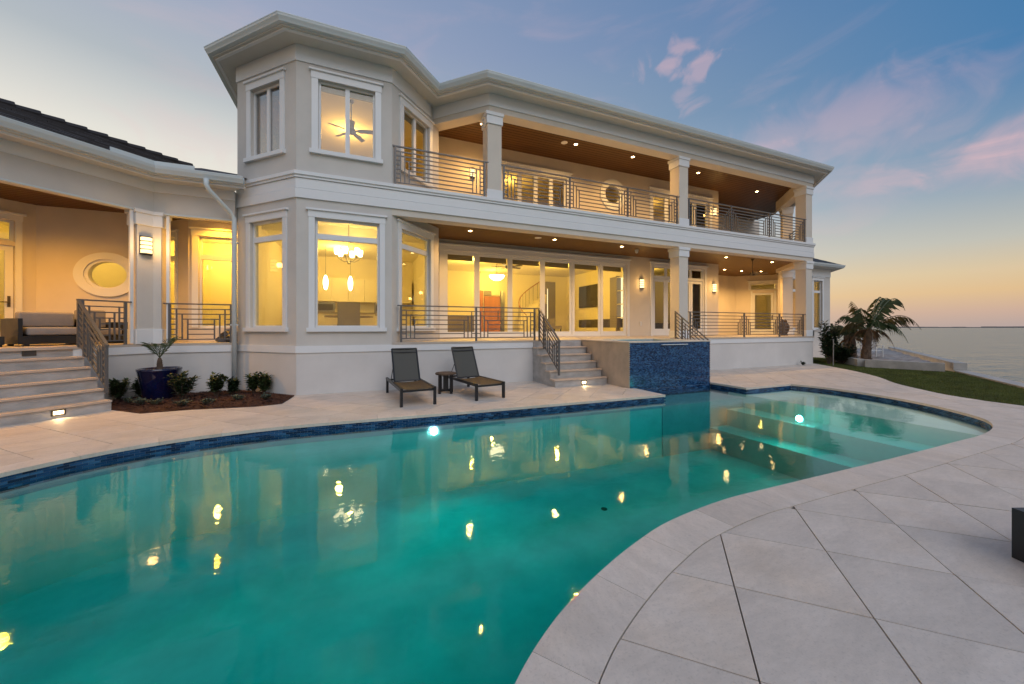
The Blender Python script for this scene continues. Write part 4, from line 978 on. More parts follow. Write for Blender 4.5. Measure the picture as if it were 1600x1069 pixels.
# ------------------------------------------------------------------ spa
def spa():
    T = thing('spa', 'raised spa clad in blue mosaic tile with stone side wall', 'spa', (6.40, 7.6, 0))
    W, D, Z = 2.86, 2.18, 1.19; b = .30
    MB().box(0, .02, .0, D, -.02, Z - .03).build('side_wall', travertine, T)
    MB().box(W - .02, W, .0, D, -.6, Z - .03).build('side_wall', travertine, T)
    core = MB().box(.021, W - .021, .012, b, -.6, Z - .03).box(.021, W - .021, D - b, D, -.3, Z - .03).box(.021, b, b, D - b, -.3, Z - .03).box(W - b, W - .021, b, D - b, -.3, Z - .03).box(b, W - b, b, D - b, -.3, .45)
    core.build('basin', grout, T)
    MB().box(-.025, W + .02, -.02, b, Z - .0295, Z).box(-.025, b, b, D, Z - .0295, Z).box(W - b, W + .02, b, D, Z - .0295, Z).box(b, W - b, D - b, D, Z - .0295, Z).build('coping', coping_m, T)
    B = MB(); tw, th = .048, .0225; r = 0; z = -.32
    while z < Z - .055:
        x = .004 + (r % 2) * .024
        while x < W - .03:
            B.box(x, min(x + tw, W - .003), -.004, .0125, z, z + th, random.choices(range(5), (2.5, 4, 3.5, 2, 1.6))[0]); x += tw + .0025
        z += th + .0025; r += 1
    stuff(B.build('mosaic_tiles', tiles, T))
    MB().box(1.05, 1.95, -.06, .31, Z - .10, Z - .085).build('spillway_lip', white, T)
    MB().add([(b - .01, b - .01, Z - .07), (W - b + .01, b - .01, Z - .07), (W - b + .01, D - b + .01, Z - .07), (b - .01, D - b + .01, Z - .07)], [(0, 1, 2, 3)]).build('spa_water', spa_w, T)
    lamp('spa_light', 'POINT', (W / 2, D / 2, .75), 6, (.5, 1, .8), .1, T)
spa()
for x, z, y, aim, l in ((1.28, -.30, 6.70, (0, -1, -.1), 'bright underwater lamp on the house side wall of the pool'), (8.585, -.36, 4.90, (-1, -.1, -.05), 'bright underwater lamp in the pool steps at shallow end')):
    T = thing('pool_lamp', l, 'pool light', (x, y, z), math.atan2(aim[1], aim[0]) + math.pi / 2)
    B = MB(); seg = 20
    for rr, yy, m, nm in ((.085, -.014, white, 'bezel'), (.06, -.02, lamp_pool, 'lens')):
        B = MB(); B.add([(rr * math.cos(2 * math.pi * k / seg), d, rr * math.sin(2 * math.pi * k / seg)) for d in (0, yy) for k in range(seg)], [tuple(range(seg)), tuple(range(seg, 2 * seg))[::-1]] + [(k, (k + 1) % seg, seg + (k + 1) % seg, seg + k)[::-1] for k in range(seg)]); B.build(nm, m, T)
    lamp('pool_beam', 'SPOT', (0, -.06, 0), 50 if x < 5 else 22, (.9, 1, .9), .06, T, (0, -1, -.12), R(160), 1.0)

# ------------------------------------------------------------------ railings
def railing(label, a, b, z, posts, ht=.93, group='grey metal railings', drop=0., end_caps=True, levels=6):
    """nested-frame railing from a to b; posts are distances along it; drop slopes it down over its length"""
    a = Vector(a); b = Vector(b); Ln = (b - a).length; rz = math.atan2(b.y - a.y, b.x - a.x)
    T = thing('railing', label, 'railing', (a.x, a.y, z), rz, group)
    sl = drop / Ln
    def rail(x0, x1, zz, w, h, nm):
        if not drop: return bar(T, rail_m, x0, x1, -w / 2, w / 2, zz - h / 2, zz + h / 2, nm)
        B = MB(); vs = []
        for x in (x0, x1):
            for y, d in ((-w / 2, -h / 2), (w / 2, -h / 2), (w / 2, h / 2), (-w / 2, h / 2)): vs.append((x, y, zz + d - sl * x))
        return B.add(vs, [(0, 1, 2, 3)[::-1], (4, 5, 6, 7), (0, 1, 5, 4), (1, 2, 6, 5), (2, 3, 7, 6), (3, 0, 4, 7)]).build(nm, rail_m, T)
    def up(x, z0, z1, w, nm): return bar(T, rail_m, x - w / 2, x + w / 2, -w / 2, w / 2, z0 - sl * x, z1 - sl * x, nm)
    e = .06 if not drop else 0
    rail(-e, Ln + e, ht, .052, .03, 'top_rail')
    for x in posts: up(x, 0, ht - .014, .046, 'post')
    bot = .09; t = .025
    zs = [bot + (ht - .12 - bot) * k / (levels - 0) for k in range(levels + 1)][::-1]     # from upper rail down to the bottom rail
    for p0, p1 in zip(posts, posts[1:]):
        x0, x1 = p0 + .023, p1 - .023; w = x1 - x0
        if w < .35:
            for zz in zs: rail(x0, x1, zz, t, t, 'bar')
            continue
        rail(x0, x1, zs[0], t, t, 'bar'); rail(x0, x1, zs[-1], t, t, 'bar')
        st = min(.105, w / 8); ins = [x0 + st * (k + 1) for k in range(3)]
        for k in range(3):
            up(ins[k], zs[-1] + t / 2, zs[k] - t / 2, t, 'bar'); up(x1 - (ins[k] - x0), zs[-1] + t / 2, zs[k] - t / 2, t, 'bar')
            if k: rail(ins[k - 1] + t / 2, x1 - (ins[k - 1] - x0) - t / 2, zs[k], t, t, 'bar')
        for k in range(3, levels): rail(ins[2] + t / 2, x1 - (ins[2] - x0) - t / 2, zs[k], t, t, 'bar')
        for k in range(1, levels): rail(x0, ins[0] - t / 2, zs[k], t, t, 'bar'); rail(x1 - st + t / 2, x1, zs[k], t, t, 'bar')
    return T
Yr = 9.84
railing('lower porch railing above the two loungers', (1.02, Yr), (4.86, Yr), 1.18, [.03, 2.02, 3.80])
railing('sloping handrail on the left side of the steps beside the spa', (4.93, 9.76), (4.93, 8.55), 1.18, [.02, .30, 1.16], .93, drop=.93, levels=6)
railing('sloping handrail behind the right edge of the spa', (10.20, 9.76), (10.20, 8.40), 1.18, [.02, .30, 1.30], .93, drop=.98, levels=6)
railing('lower porch railing between the middle and corner columns', (10.97, Yr), (17.55, Yr), 1.18, [.03, 2.85, 4.95, 6.5])
railing('short railing between the left steps and corner column', (-5.12, 10.28), (-4.62, 10.78), 1.18, [.02, .67])
railing('railing across the small left porch opening beside the downspout', (-4.08, 11.14), (-2.80, 11.14), 1.18, [.05, 1.24])
railing('sloping handrail on the right side of the left stone steps', (-5.14, 10.24), (-4.33, 9.43), 1.18, [.02, .26, 1.10], .93, drop=.90, levels=6)
railing('upper balcony railing between the bay and first column', (.88, Yr), (3.34, Yr), 5.14, [.03, 2.40], 1.0, levels=7)
railing('upper balcony railing between the first and middle columns', (3.82, Yr), (10.42, Yr), 5.14, [.03, 2.2, 4.4, 6.55], 1.0, levels=7)
railing('upper balcony railing between the middle and corner columns', (10.90, Yr), (17.60, Yr), 5.14, [.03, 2.2, 4.4, 6.65], 1.0, levels=7)
railing('upper balcony end railing facing the sea', (18.25, 10.2), (19.85, 11.8), 5.14, [.03, 1.1, 2.22], 1.0, levels=7)
# ------------------------------------------------------------------ downspouts
T = thing('downspout', 'pale metal downspout between the left porch and the bay', 'downspout', (-2.74, 10.98, 0))
MB().tube([(-.40, -.50, 4.93), (-.40, -.50, 4.80), (-.37, -.46, 4.70), (-.06, -.06, 4.32), (0, 0, 4.20), (0, 0, 4.0), (0, 0, .0)], .052, 10).build('pipe', gutter_m, T, smooth=True)
for z in (3.6, 1.6): MB().box(-.075, .075, -.03, .09, z, z + .03).build('strap', gutter_m, T)

# ------------------------------------------------------------------ loungers and table
def lounger(label, loc, rz):
    """foot end at local y=0, head towards +y"""
    T = thing('sun_lounger', label, 'sun lounger', loc, rz, 'sun loungers by the pool'); w = .66; L = 1.95; zs = .33
    for x in (-w / 2, w / 2): bar(T, black_m, x - .022, x + .022, 0, L, zs - .03, zs + .03, 'side_rail')
    for y in (.03, L - .10):
        for x in (-w / 2, w / 2): bar(T, black_m, x - .026, x + .026, y - .026, y + .03, 0, zs + .03, 'leg')
        bar(T, black_m, -w / 2 + .022, w / 2 - .022, y - .02, y + .02, zs - .045, zs - .005, 'cross_bar')
    B = MB(); n = 10; vs = []
    for j in range(n + 1):
        y = .02 + (1.12 - .02) * j / n
        for i in range(9):
            x = -w / 2 + .02 + (w - .04) * i / 8; sag = -.045 * (1 - (2 * i / 8 - 1) ** 2) * (1 if j < n else .4)
            vs.append((x, y, zs + .02 + sag))
    fs = [(j * 9 + i, j * 9 + i + 1, (j + 1) * 9 + i + 1, (j + 1) * 9 + i) for j in range(n) for i in range(8)]
    B.add(vs, fs); B.build('seat_sling', mesh_seat, T, smooth=True)
    an = R(62); P = lambda s, dz=0: (1.14 + s * math.cos(an) - dz * math.sin(an), zs + .02 + s * math.sin(an) + dz * math.cos(an)); H = .80
    BR = empty('backrest', (0, 0, 0), 0, T)
    for x in (-w / 2 + .05, w / 2 - .05):
        MB().tube([(x, *P(0)), (x, *P(H))], .019, 8).build('back_rail', black_m, BR)
        MB().tube([(x * .98, *P(.40)), (x * .98, 1.62, zs + .02)], .008, 6).build('back_strut', black_m, BR)
    for s in (.01, H): MB().tube([(-w / 2 + .05, *P(s)), (w / 2 - .05, *P(s))], .017, 8).build('back_rail', black_m, BR)
    MB().tube([(-w / 2 + .05, *P(H - .09)), (w / 2 - .05, *P(H - .09))], .012, 8).build('back_rail', black_m, BR)
    B = MB(); vs = []
    for j in range(9):
        for i in range(9):
            x = -w / 2 + .06 + (w - .12) * i / 8; y, z = P(.01 + (H - .02) * j / 8, .0 - .02 * (1 - (2 * i / 8 - 1) ** 2)); vs.append((x, y, z))
    B.add(vs, [(j * 9 + i, j * 9 + i + 1, (j + 1) * 9 + i + 1, (j + 1) * 9 + i) for j in range(8) for i in range(8)]); B.build('back_sling', mesh_m, BR, smooth=True)
lounger('dark sling sun lounger nearest the octagonal bay', (1.14, 7.52, 0), R(4)); lounger('dark sling sun lounger nearer the spa steps', (2.68, 7.60, 0), R(9))
T = thing('side_table', 'small round dark side table between the two loungers', 'table', (1.96, 8.78, 0))
MB().lathe([(.002, .44), (.235, .44), (.245, .45), (.245, .475), (.235, .485), (.002, .485)], 28).build('table_top', bark, T)
for k in range(4):
    a = k * math.pi / 2 + .5; x, y = .19 * math.cos(a), .19 * math.sin(a)
    MB().box(-.03, .03, -.016, .016, 0, .44).build('leg', black_m, T, (x, y, 0), a + math.pi / 2); MB().beam((x * .9, y * .9), (0, 0), .03, .05, .085).build('foot_bar', black_m, T)
MB().box(-.05, .05, -.05, .05, .05, .43).build('post', black_m, T)

# black frame corner at the right edge of the picture
T = thing('black_bench', 'black metal furniture corner standing at the right picture edge', 'bench', (4.06, .97, 0), R(-22))
bar(T, black_m, 0, .06, 0, .06, 0, .335, 'leg'); bar(T, black_m, 1.1, 1.16, 0, .06, 0, .335, 'leg'); bar(T, black_m, 0, .06, -.66, -.60, 0, .335, 'leg'); bar(T, black_m, 1.1, 1.16, -.66, -.60, 0, .335, 'leg')
bar(T, black_m, .0605, 1.0995, 0, .06, .03, .335, 'apron'); bar(T, black_m, 0, .06, -.5995, -.0005, .03, .335, 'apron'); bar(T, black_m, .065, 1.095, -.59, -.01, .29, .33, 'seat')

# ------------------------------------------------------------------ porch sofas
def cushion(T, x0, x1, y0, y1, z0, z1, name='cushion', tilt=0):
    o = MB().box(x0, x1, y0, y1, z0, z1).build(name, cushion_m, T, bevel=.05); o.modifiers['bevel'].segments = 4
    for p in o.data.polygons: p.use_smooth = True
    return o
def sofa(label, loc, rz, w, back=True, arm=False, nm='outdoor_sofa'):
    T = thing(nm, label, 'sofa', loc, rz); d = .85
    bar(T, black_m, 0, w, 0, d, .04, .20, 'base'); 
    for x in (.02, w - .09):
        for y in (.02, d - .09): bar(T, black_m, x, x + .07, y, y + .07, 0, .04, 'foot')
    cushion(T, .06, w - .06, .02, d - .14, .205, .38)
    if back:
        bar(T, black_m, 0, w, d - .08, d, .20, .56, 'back_frame'); o = cushion(T, .08, w - .08, d - .34, d - .12, .38, .70, 'back_cushion')
    if arm: bar(T, black_m, -.06, .0, 0, d, .04, .55, 'arm'); bar(T, black_m, w, w + .06, 0, d, .04, .55, 'arm')
    return T
sofa('outdoor sofa section with armrests behind the left stair railing', (-6.02, 10.42, 1.18), R(45), .95, True, True); sofa('armless outdoor sofa section by the left porch glass door', (-6.74, 9.70, 1.18), R(45), .80, False)
T = thing('outdoor_armchair', 'outdoor armchair with round cushion seen through the short railing', 'armchair', (-5.45, 11.3, 1.18), R(60))
bar(T, black_m, 0, .7, 0, .7, .05, .18, 'base'); bar(T, black_m, 0, .06, 0, .7, 0, .5, 'arm'); bar(T, black_m, .64, .70, 0, .7, 0, .5, 'arm'); cushion(T, .08, .62, .02, .6, .185, .36); cushion(T, .1, .6, .45, .66, .36, .78, 'back_cushion')
T = thing('storage_bag', 'dark bundled cover lying behind the small left porch railing', 'bag', (-2.98, 11.62, 1.18))
B = MB(); vs = []; n, m = 7, 14
for j in range(n):
    for i in range(m):
        a = 2 * math.pi * i / m; rr = .24 * math.cos(j / (n - .6) * 1.45) * (1 + .25 * math.sin(i * 2.3 + j)); vs.append((rr * math.cos(a) * 1.2, rr * math.sin(a) * .9, j * .05 + .012 * math.sin(i * 3)))
B.add(vs, [(j * m + i, j * m + (i + 1) % m, (j + 1) * m + (i + 1) % m, (j + 1) * m + i) for j in range(n - 1) for i in range(m)] + [tuple(range((n - 1) * m, n * m))]); B.build('bundle', dark_room, T)

# ------------------------------------------------------------------ ceiling fans and room furniture
def fan(label, loc, drop, r, m=bronze, n=5, rot=.3, mb=None):
    T = thing('ceiling_fan', label, 'ceiling fan', loc)
    MB().lathe([(.07, 0), (.07, -.03), (.03, -.07), (.002, -.07)], 16).build('canopy', m, T); MB().tube([(0, 0, -.05), (0, 0, -drop)], .014, 8).build('downrod', m, T)
    MB().lathe([(.03, -drop + .05), (.10, -drop + .02), (.115, -drop - .05), (.08, -drop - .11), (.002, -drop - .12)], 20).build('motor', m, T)
    for k in range(n):
        a = rot + 2 * math.pi * k / n
        B = MB().add([(.09, -.03, .012), (.25, -.065, .018), (r, -.06, .018), (r, .06, -.018), (.25, .065, -.018), (.09, .03, -.012)] + [(.09, -.03, .004), (.25, -.065, .010), (r, -.06, .010), (r, .06, -.026), (.25, .065, -.026), (.09, .03, -.020)],
                     [(0, 1, 2, 3, 4, 5), (11, 10, 9, 8, 7, 6)] + [(i, (i + 6), (i + 1) % 6 + 6, (i + 1) % 6) for i in range(6)]); B.build('blade', mb or m, T, (0, 0, -drop - .03), a)
fan('ceiling fan hanging from the right end of the lower porch', (16.07, 11.06, 4.558), .62, .55)
fan('ceiling fan seen through the upper bay window', (-.13, 11.3, 7.85), .80, .60, rot=1.0)
fan('ceiling fan seen through the sliding glass doors', (5.9, 14.6, 4.5), .35, .70)
T = thing('chandelier', 'glowing multi shade chandelier inside the bay window', 'chandelier', (-.21, 12.3, 3.80))
MB().tube([(0, 0, .92), (0, 0, -.25)], .009, 8).lathe([(.05, .90), (.05, .92), (.002, .92)], 12).lathe([(.002, -.34), (.05, -.30), (.03, -.22), (.002, -.2)], 12).build('stem', bronze, T)
for k in range(6):
    a = k * math.pi / 3 + .25; x, y = .33 * math.cos(a), .33 * math.sin(a)
    MB().tube([(0, 0, -.24), (x * .5, y * .5, -.26), (x * .9, y * .9, -.18), (x, y, -.08)], .008, 6).build('arm', bronze, T)
    MB().lathe([(.055, -.07), (.075, .02), (.075, .10), (.06, .12), (.002, .12)], 14, (x, y)).build('lamp_shade', lamp_in, T, smooth=True)
for x, l in ((-1.02, 'left one of two glass pendants over the kitchen island'), (-.20, 'right one of two glass pendants over the kitchen island')):
    T = thing('pendant_lamp', l, 'pendant', (x, 15.0, 3.18)); MB().tube([(0, 0, 1.32), (0, 0, .25)], .006, 6).build('cord', bronze, T)
    MB().lathe([(.03, .26), (.075, .12), (.085, 0), (.07, -.16), (.035, -.26), (.002, -.26)], 16).build('lamp_shade', lamp_in, T, smooth=True)
    for a in (0, 1.57, 3.14, 4.71): MB().tube([(.03 * math.cos(a), .03 * math.sin(a), .27), (.10 * math.cos(a), .10 * math.sin(a), .05), (.09 * math.cos(a), .09 * math.sin(a), -.1), (.03 * math.cos(a), .03 * math.sin(a), -.27)], .006, 5).build('cage', bronze, T)
for x, y, l in ((-1.35, 13.3, 'kitchen ceiling downlight nearest the bay window frame'), (-1.4, 14.3, 'second kitchen ceiling downlight behind the bay window')): downlight(x, y, 4.498, l, 0, r=.08, m=lamp_in, group='kitchen ceiling downlights')
def cabinets():
    T = thing('kitchen_cabinets', 'cream wall of tall kitchen cabinets with built in ovens', 'cabinets', (-3.6, 17.29, 1.17)); x = 0; i = 0
    for w in (.62, .62, .72, .72, .62, .62, .72, .72, .5):
        for z0, z1 in ((.1, .88), (1.45, 2.42)): bar(T, cab_m, x + .004, x + w - .004, -.62 if z0 < 1 else -.4, -.01, z0, z1, 'cabinet_door')
        x += w
    bar(T, taupe, 0, x, -.66, -.01, .885, .93, 'counter')
    for xo in (2.1, 4.3): bar(T, steel_m, xo, xo + .7, -.66, -.42, .98, 1.40, 'oven'); bar(T, tv_m, xo + .06, xo + .64, -.68, -.661, 1.08, 1.32, 'oven_window')
    I = thing('kitchen_island', 'low kitchen island with dark open shelves below the pendants', 'island', (-1.9, 14.6, 1.17)); bar(I, taupe, 0, 2.6, 0, .9, .88, .93, 'counter_top'); bar(I, cab_m, .05, 2.55, .05, .85, 0, .879, 'body')
    for xo in (.3, 1.7):
        for zz in (.2, .45, .68): bar(I, dark_room, xo, xo + .3, .035, .05, zz, zz + .12, 'shelf_opening')
    C = thing('dining_chair', 'taupe upholstered dining chair back in front of kitchen island', 'chair', (-.20, 11.9, 1.17), R(4)); bar(C, taupe, -.30, .30, -.06, .06, .45, 1.12, 'backrest'); bar(C, taupe, -.30, .30, .06, .55, .40, .50, 'seat')
    for x in (-.27, .24):
        for y in (-.03, .5): bar(C, bronze, x, x + .04, y, y + .04, 0, .40, 'leg')
    Tb = thing('dining_table', 'pale round dining table inside the bay', 'table', (-.2, 12.7, 1.17)); MB().lathe([(.002, .70), (.7, .70), (.7, .74), (.002, .74)], 32).build('table_top', taupe, Tb); MB().lathe([(.3, 0), (.3, .03), (.08, .06), (.08, .699), (.002, .699)], 20).build('pedestal', taupe, Tb)
cabinets()
T = thing('front_door', 'orange wood front door with glass sidelight beyond the living room', 'door', (5.95, 18.97, 1.17)); 
bar(T, door_wood, .0, .28, -.06, 0, 0, 2.35, 'door_leaf'); bar(T, door_wood, .34, 1.25, -.07, 0, 0, 2.05, 'door_leaf'); bar(T, graypanel, .34, .75, -.05, 0, 2.1, 2.35, 'transom'); bar(T, cream, .75, 1.25, -.05, 0, 2.1, 2.35, 'transom'); bar(T, steel_m, 1.29, 1.50, -.05, 0, 0, 2.35, 'sidelight'); bar(T, bronze, 1.1, 1.14, -.11, -.07, .8, 1.3, 'handle')
T = thing('flush_chandelier', 'bright bowl shaped ceiling lamp inside the living room', 'ceiling lamp', (6.0, 16.2, 3.86)); MB().lathe([(.36, .10), (.30, -.02), (.15, -.12), (.002, -.14)], 28).build('bowl', lamp_in, T, smooth=True); MB().tube([(0, 0, .64), (0, 0, .0)], .012, 8).build('stem', bronze, T); MB().lathe([(.375, .10), (.375, .13), (.002, .13)], 28).build('rim', bronze, T)
# curved stair
T = thing('curved_stair', 'cream curved staircase with iron baluster rail in the living room', 'staircase', (9.2, 17.6, 1.17)); cx, cy_ = 0, 0
for k in range(13):
    a0, a1 = R(200 - k * 11), R(200 - (k + 1) * 11 - .5); r0, r1 = .55, 1.35; z = .17 * (k + 1)
    MB().prism([(r0 * math.cos(a0), r0 * math.sin(a0)), (r1 * math.cos(a0), r1 * math.sin(a0)), (r1 * math.cos(a1), r1 * math.sin(a1)), (r0 * math.cos(a1), r0 * math.sin(a1))], max(0, z - .5), z).build('step', cream, T)
    MB().tube([(r1 * math.cos(a0), r1 * math.sin(a0), z), (r1 * math.cos(a0), r1 * math.sin(a0), z + .85)], .009, 5).build('baluster', bronze, T)
MB().tube([(1.35 * math.cos(R(200 - k * 11)), 1.35 * math.sin(R(200 - k * 11)), .17 * (k + 1) + .85) for k in range(13)], .022, 8).build('handrail', door_wood, T)
T = thing('television', 'large dark wall mounted television inside the living room', 'television', (11.36, 16.55, 3.2)); bar(T, tv_m, -.05, 0, -1.0, 1.0, -.58, .58, 'screen'); bar(T, black_m, 0.001, .03, -.5, .5, -.3, .3, 'mount')
T = thing('fireplace', 'long low dark linear fireplace below the television', 'fireplace', (11.38, 15.6, 1.55)); bar(T, dark_room, -.04, 0, -2.1, 2.0, 0, .42, 'firebox'); bar(T, cream, -.10, 0, -2.15, 2.05, -.38, -.005, 'hearth')
for k in range(3): MB().tube([(-.05, -.3 + k * .22, .03), (-.05, -.6 + k * .22, .38)], .02, 6).build('log', bronze, T)
T = thing('lit_shelf', 'glowing white shelf niche at the end of the living room', 'shelf', (11.38, 13.75, 1.35)); bar(T, lit_niche, -.03, 0, -.3, .3, .02, 2.55, 'back_panel'); 
for k in range(5): bar(T, cab_m, -.25, -.031, -.3, .3, .02 + k * .62, .05 + k * .62, 'shelf_board')
bar(T, graypanel, -.28, 0, .305, .36, 0, 2.6, 'side_panel'); bar(T, graypanel, -.28, 0, -.36, -.305, 0, 2.6, 'side_panel'); bar(T, graypanel, -.05, 0, .365, 1.1, 0, 2.6, 'side_panel')
T = thing('wall_panel', 'tall grey brown panel with light strip in the living room', 'panel', (10.2, 18.98, 1.17)); bar(T, graypanel, -.4, .4, -.08, 0, 0, 3.0, 'panel_board'); bar(T, lit_niche, -.14, -.10, -.10, -.081, .3, 2.6, 'light_strip')
T = thing('interior_window', 'white gridded window on the far living room wall', 'window', (3.75, 18.99, 2.1)); bar(T, graypanel, 0, .5, -.03, 0, 0, 1.65, 'pane')
for k in range(4): bar(T, white, k * .155, k * .155 + .03, -.05, -.031, 0, 1.65, 'mullion')
for k in range(8): bar(T, white, 0, .5, -.048, -.033, k * .23, k * .23 + .022, 'muntin')
T = thing('living_sofa', 'pale grey sofa behind the sliding glass doors', 'sofa', (3.1, 14.4, 1.17)); bar(T, taupe, 0, 1.5, 0, .9, .08, .44, 'base'); bar(T, taupe, 0, 1.5, 0, .22, .441, .85, 'backrest')
T = thing('lounge_chair', 'grey lounge chair near the stair in the living room', 'chair', (8.0, 15.0, 1.17)); bar(T, taupe, 0, .75, 0, .7, .32, .46, 'seat'); bar(T, taupe, 0, .75, .6, .74, .461, .80, 'backrest')
for x in (.02, .69):
    for y in (.02, .64): bar(T, black_m, x, x + .04, y, y + .04, 0, .319, 'leg')
T = thing('bed', 'dark bed with white pillows behind the french doors', 'bed', (12.2, 14.3, 1.17)); bar(T, dark_room, 0, 2.6, 0, 1.9, .1, .6, 'mattress'); bar(T, cushion_m, .3, 1.0, 1.4, 1.8, .601, .95, 'pillow'); bar(T, cushion_m, 1.4, 2.1, 1.4, 1.8, .601, .95, 'pillow'); bar(T, dark_room, 0, 2.6, 1.85, 2.1, .605, 2.4, 'headboard')
for x, y, l in ((11.45, 12.6, 'white outlet cover on porch wall left of french doors'),): tag(MB().box(-.04, .04, -.03, -.001, -.09, .09).box(-.025, .025, -.04, -.0305, -.05, .05).build('outlet_cover', white, None, (11.2, Yw, 1.72)), l, 'outlet')

# ------------------------------------------------------------------ planting
bed = structure(MB().prism([(-4.30, 9.44), (-3.60, 8.80), (-2.87, 8.85), (-2.4, 8.77), (-1.81, 8.70), (-1.39, 8.82), (-1.30, 9.65), (-1.30, 9.75), (-2.78, 11.24), (-2.78, 11.06), (-4.32, 11.06), (-5.10, 10.24)], -.05, .012).build('mulch_bed', mulch))
def chips():
    B = MB(); poly = [(-4.30, 9.44), (-3.60, 8.80), (-2.87, 8.85), (-1.81, 8.70), (-1.39, 8.82), (-1.30, 9.65), (-2.78, 11.1), (-4.32, 11.0), (-5.0, 10.24)]
    n = 0
    while n < 3200:
        x, y = random.uniform(-5, -1.3), random.uniform(8.7, 11.1); c = False
        for (x1, y1), (x2, y2) in zip(poly, poly[1:] + poly[:1]):
            if (y1 > y) != (y2 > y) and x < (x2 - x1) * (y - y1) / (y2 - y1) + x1: c = not c
        if not c: continue
        a = random.uniform(0, 6.28); l = random.uniform(.02, .05); w = random.uniform(.006, .014); z = .012 + random.uniform(0, .02); t = random.uniform(-.012, .02)
        dx, dy = math.cos(a) * l, math.sin(a) * l; ex, ey = -math.sin(a) * w, math.cos(a) * w
        B.add([(x - dx - ex, y - dy - ey, z), (x + dx - ex, y + dy - ey, z + t), (x + dx + ex, y + dy + ey, z + t + .004), (x - dx + ex, y - dy + ey, z + .006)], [(0, 1, 2, 3)]); n += 1
    o = stuff(B.build('mulch_chips', mulch)); o['label'] = 'reddish brown bark chips covering the planting bed'
chips()
def shrub(name, label, cat, loc, h, r, n_stem, leaf, m, n_leaf=26, group=None, droop=.3, up=.5):
    T = thing(name, label, cat, loc, random.uniform(0, 6), group); F = MB(); S = MB()
    for s in range(n_stem):
        a = random.uniform(0, 6.28); rr = r * math.sqrt(random.random()) * .8; hh = h * random.uniform(.6, 1.0); tip = Vector((rr * math.cos(a), rr * math.sin(a), hh)); base = tip * .12; base.z = 0
        mid = base.lerp(tip, .5) + Vector((random.uniform(-.03, .03), random.uniform(-.03, .03), 0)); S.tube([base, mid, tip], [.008, .006, .003], 5)
        for k in range(n_leaf):
            t = random.uniform(.25, 1.0); p = base.lerp(mid, t * 2) if t < .5 else mid.lerp(tip, t * 2 - 1)
            az = random.uniform(0, 6.28); el = random.uniform(up - .6, up + .5); d = Vector((math.cos(az) * math.cos(el), math.sin(az) * math.cos(el), math.sin(el))); w = d.cross(Vector((0, 0, 1))).normalized() * leaf * .24
            l = leaf * random.uniform(.7, 1.25); q = p + d * l * .5 + Vector((0, 0, .02 * leaf)); e = p + d * l - Vector((0, 0, droop * l * .4))
            F.add([p, q - w, e, q + w], [(0, 1, 2), (0, 2, 3)])
    S.build('stem', bark, T); F.build('foliage', m, T); return T
big = [((-4.62, 10.42), .46, .20, leaf1, 'green shrub right beside the foot of the left stair railing'), ((-4.36, 10.72), .42, .17, leaf1, 'green shrub between the stair railing and the blue pot'),
       ((-3.42, 10.05), .62, .32, leaf2, 'dark leafy shrub overlapping the right side of blue pot'), ((-2.92, 10.3), .52, .28, leaf1, 'broad green shrub midway between blue pot and downspout'),
       ((-2.62, 10.42), .36, .15, leaf2, 'small dark shrub at the foot of the downspout'), ((-2.22, 10.40), .45, .14, leaf1, 'upright shrub just right of the downspout'), ((-1.98, 10.22), .48, .17, leaf1, 'rightmost upright shrub against the bay wall')]
for (x, y), h, r, m, l in big: shrub('shrub', l, 'shrub', (x, y, .01), h, r, 15, .115, m, 38, 'shrubs in the mulch bed')
small = [((-4.22, 9.98), 'tiny silvery plant nearest the left stair foot'), ((-3.98, 9.72), 'second tiny silvery plant from the left stair foot'), ((-3.68, 9.58), 'tiny silvery plant in front of the blue pot'), ((-3.14, 9.25), 'low silvery plant nearest the bed front edge'),
         ((-2.74, 9.22), 'tiny silvery plant at the middle of bed front'), ((-2.30, 9.45), 'tiny silvery plant below the downspout toward the pool'), ((-1.80, 9.38), 'rightmost low silvery plant in the mulch bed')]
for i, ((x, y), l) in enumerate(small): shrub('ground_plant', l, 'plant', (x, y, .01), .13, .17 + .03 * (i == 3), 16, .05, leaf3, 16, 'low plants in the mulch bed')
def frond(T, base, az, L, rise, droop, m, leaflet=.3, n=30, name='frond', twist=0., width=1., hang=1.):
    B = MB(); pts = []; d0 = Vector((math.cos(az), math.sin(az), 0))
    for k in range(13):
        t = k / 12; pts.append(base + d0 * (L * t * (1 - .12 * t)) + Vector((0, 0, rise * t - droop * t * t * t)))
    B.tube(pts, [.016 * (1 - .8 * k / 12) * (L / 1.5) + .003 for k in range(13)], 5)
    for k in range(n):
        t = .12 + .88 * (k + random.random() * .5) / n; i = min(11, int(t * 12)); f = t * 12 - i; p = pts[i].lerp(pts[i + 1], f); tg = (pts[i + 1] - pts[i]).normalized(); sd = tg.cross(Vector((0, 0, 1))).normalized()
        ll = leaflet * math.sin(math.pi * min(1, .15 + t * .85)) * random.uniform(.8, 1.15) + .04
        for s in (-1, 1):
            dr = (tg * .65 + sd * s * .75 * width - Vector((0, 0, (.25 + .45 * t + random.uniform(0, .35)) * hang))).normalized(); e = p + dr * ll; e.z -= ll * .28 * hang; w = tg * ll * .018 + Vector((0, 0, ll * .008)) + Vector((0, 0, .002)); mid = p + dr * ll * .5 + Vector((0, 0, ll * .05))
            B.add([p, mid - w, e, mid + w], [(0, 1, 2), (0, 2, 3)])
    return B.build(name, m, T)
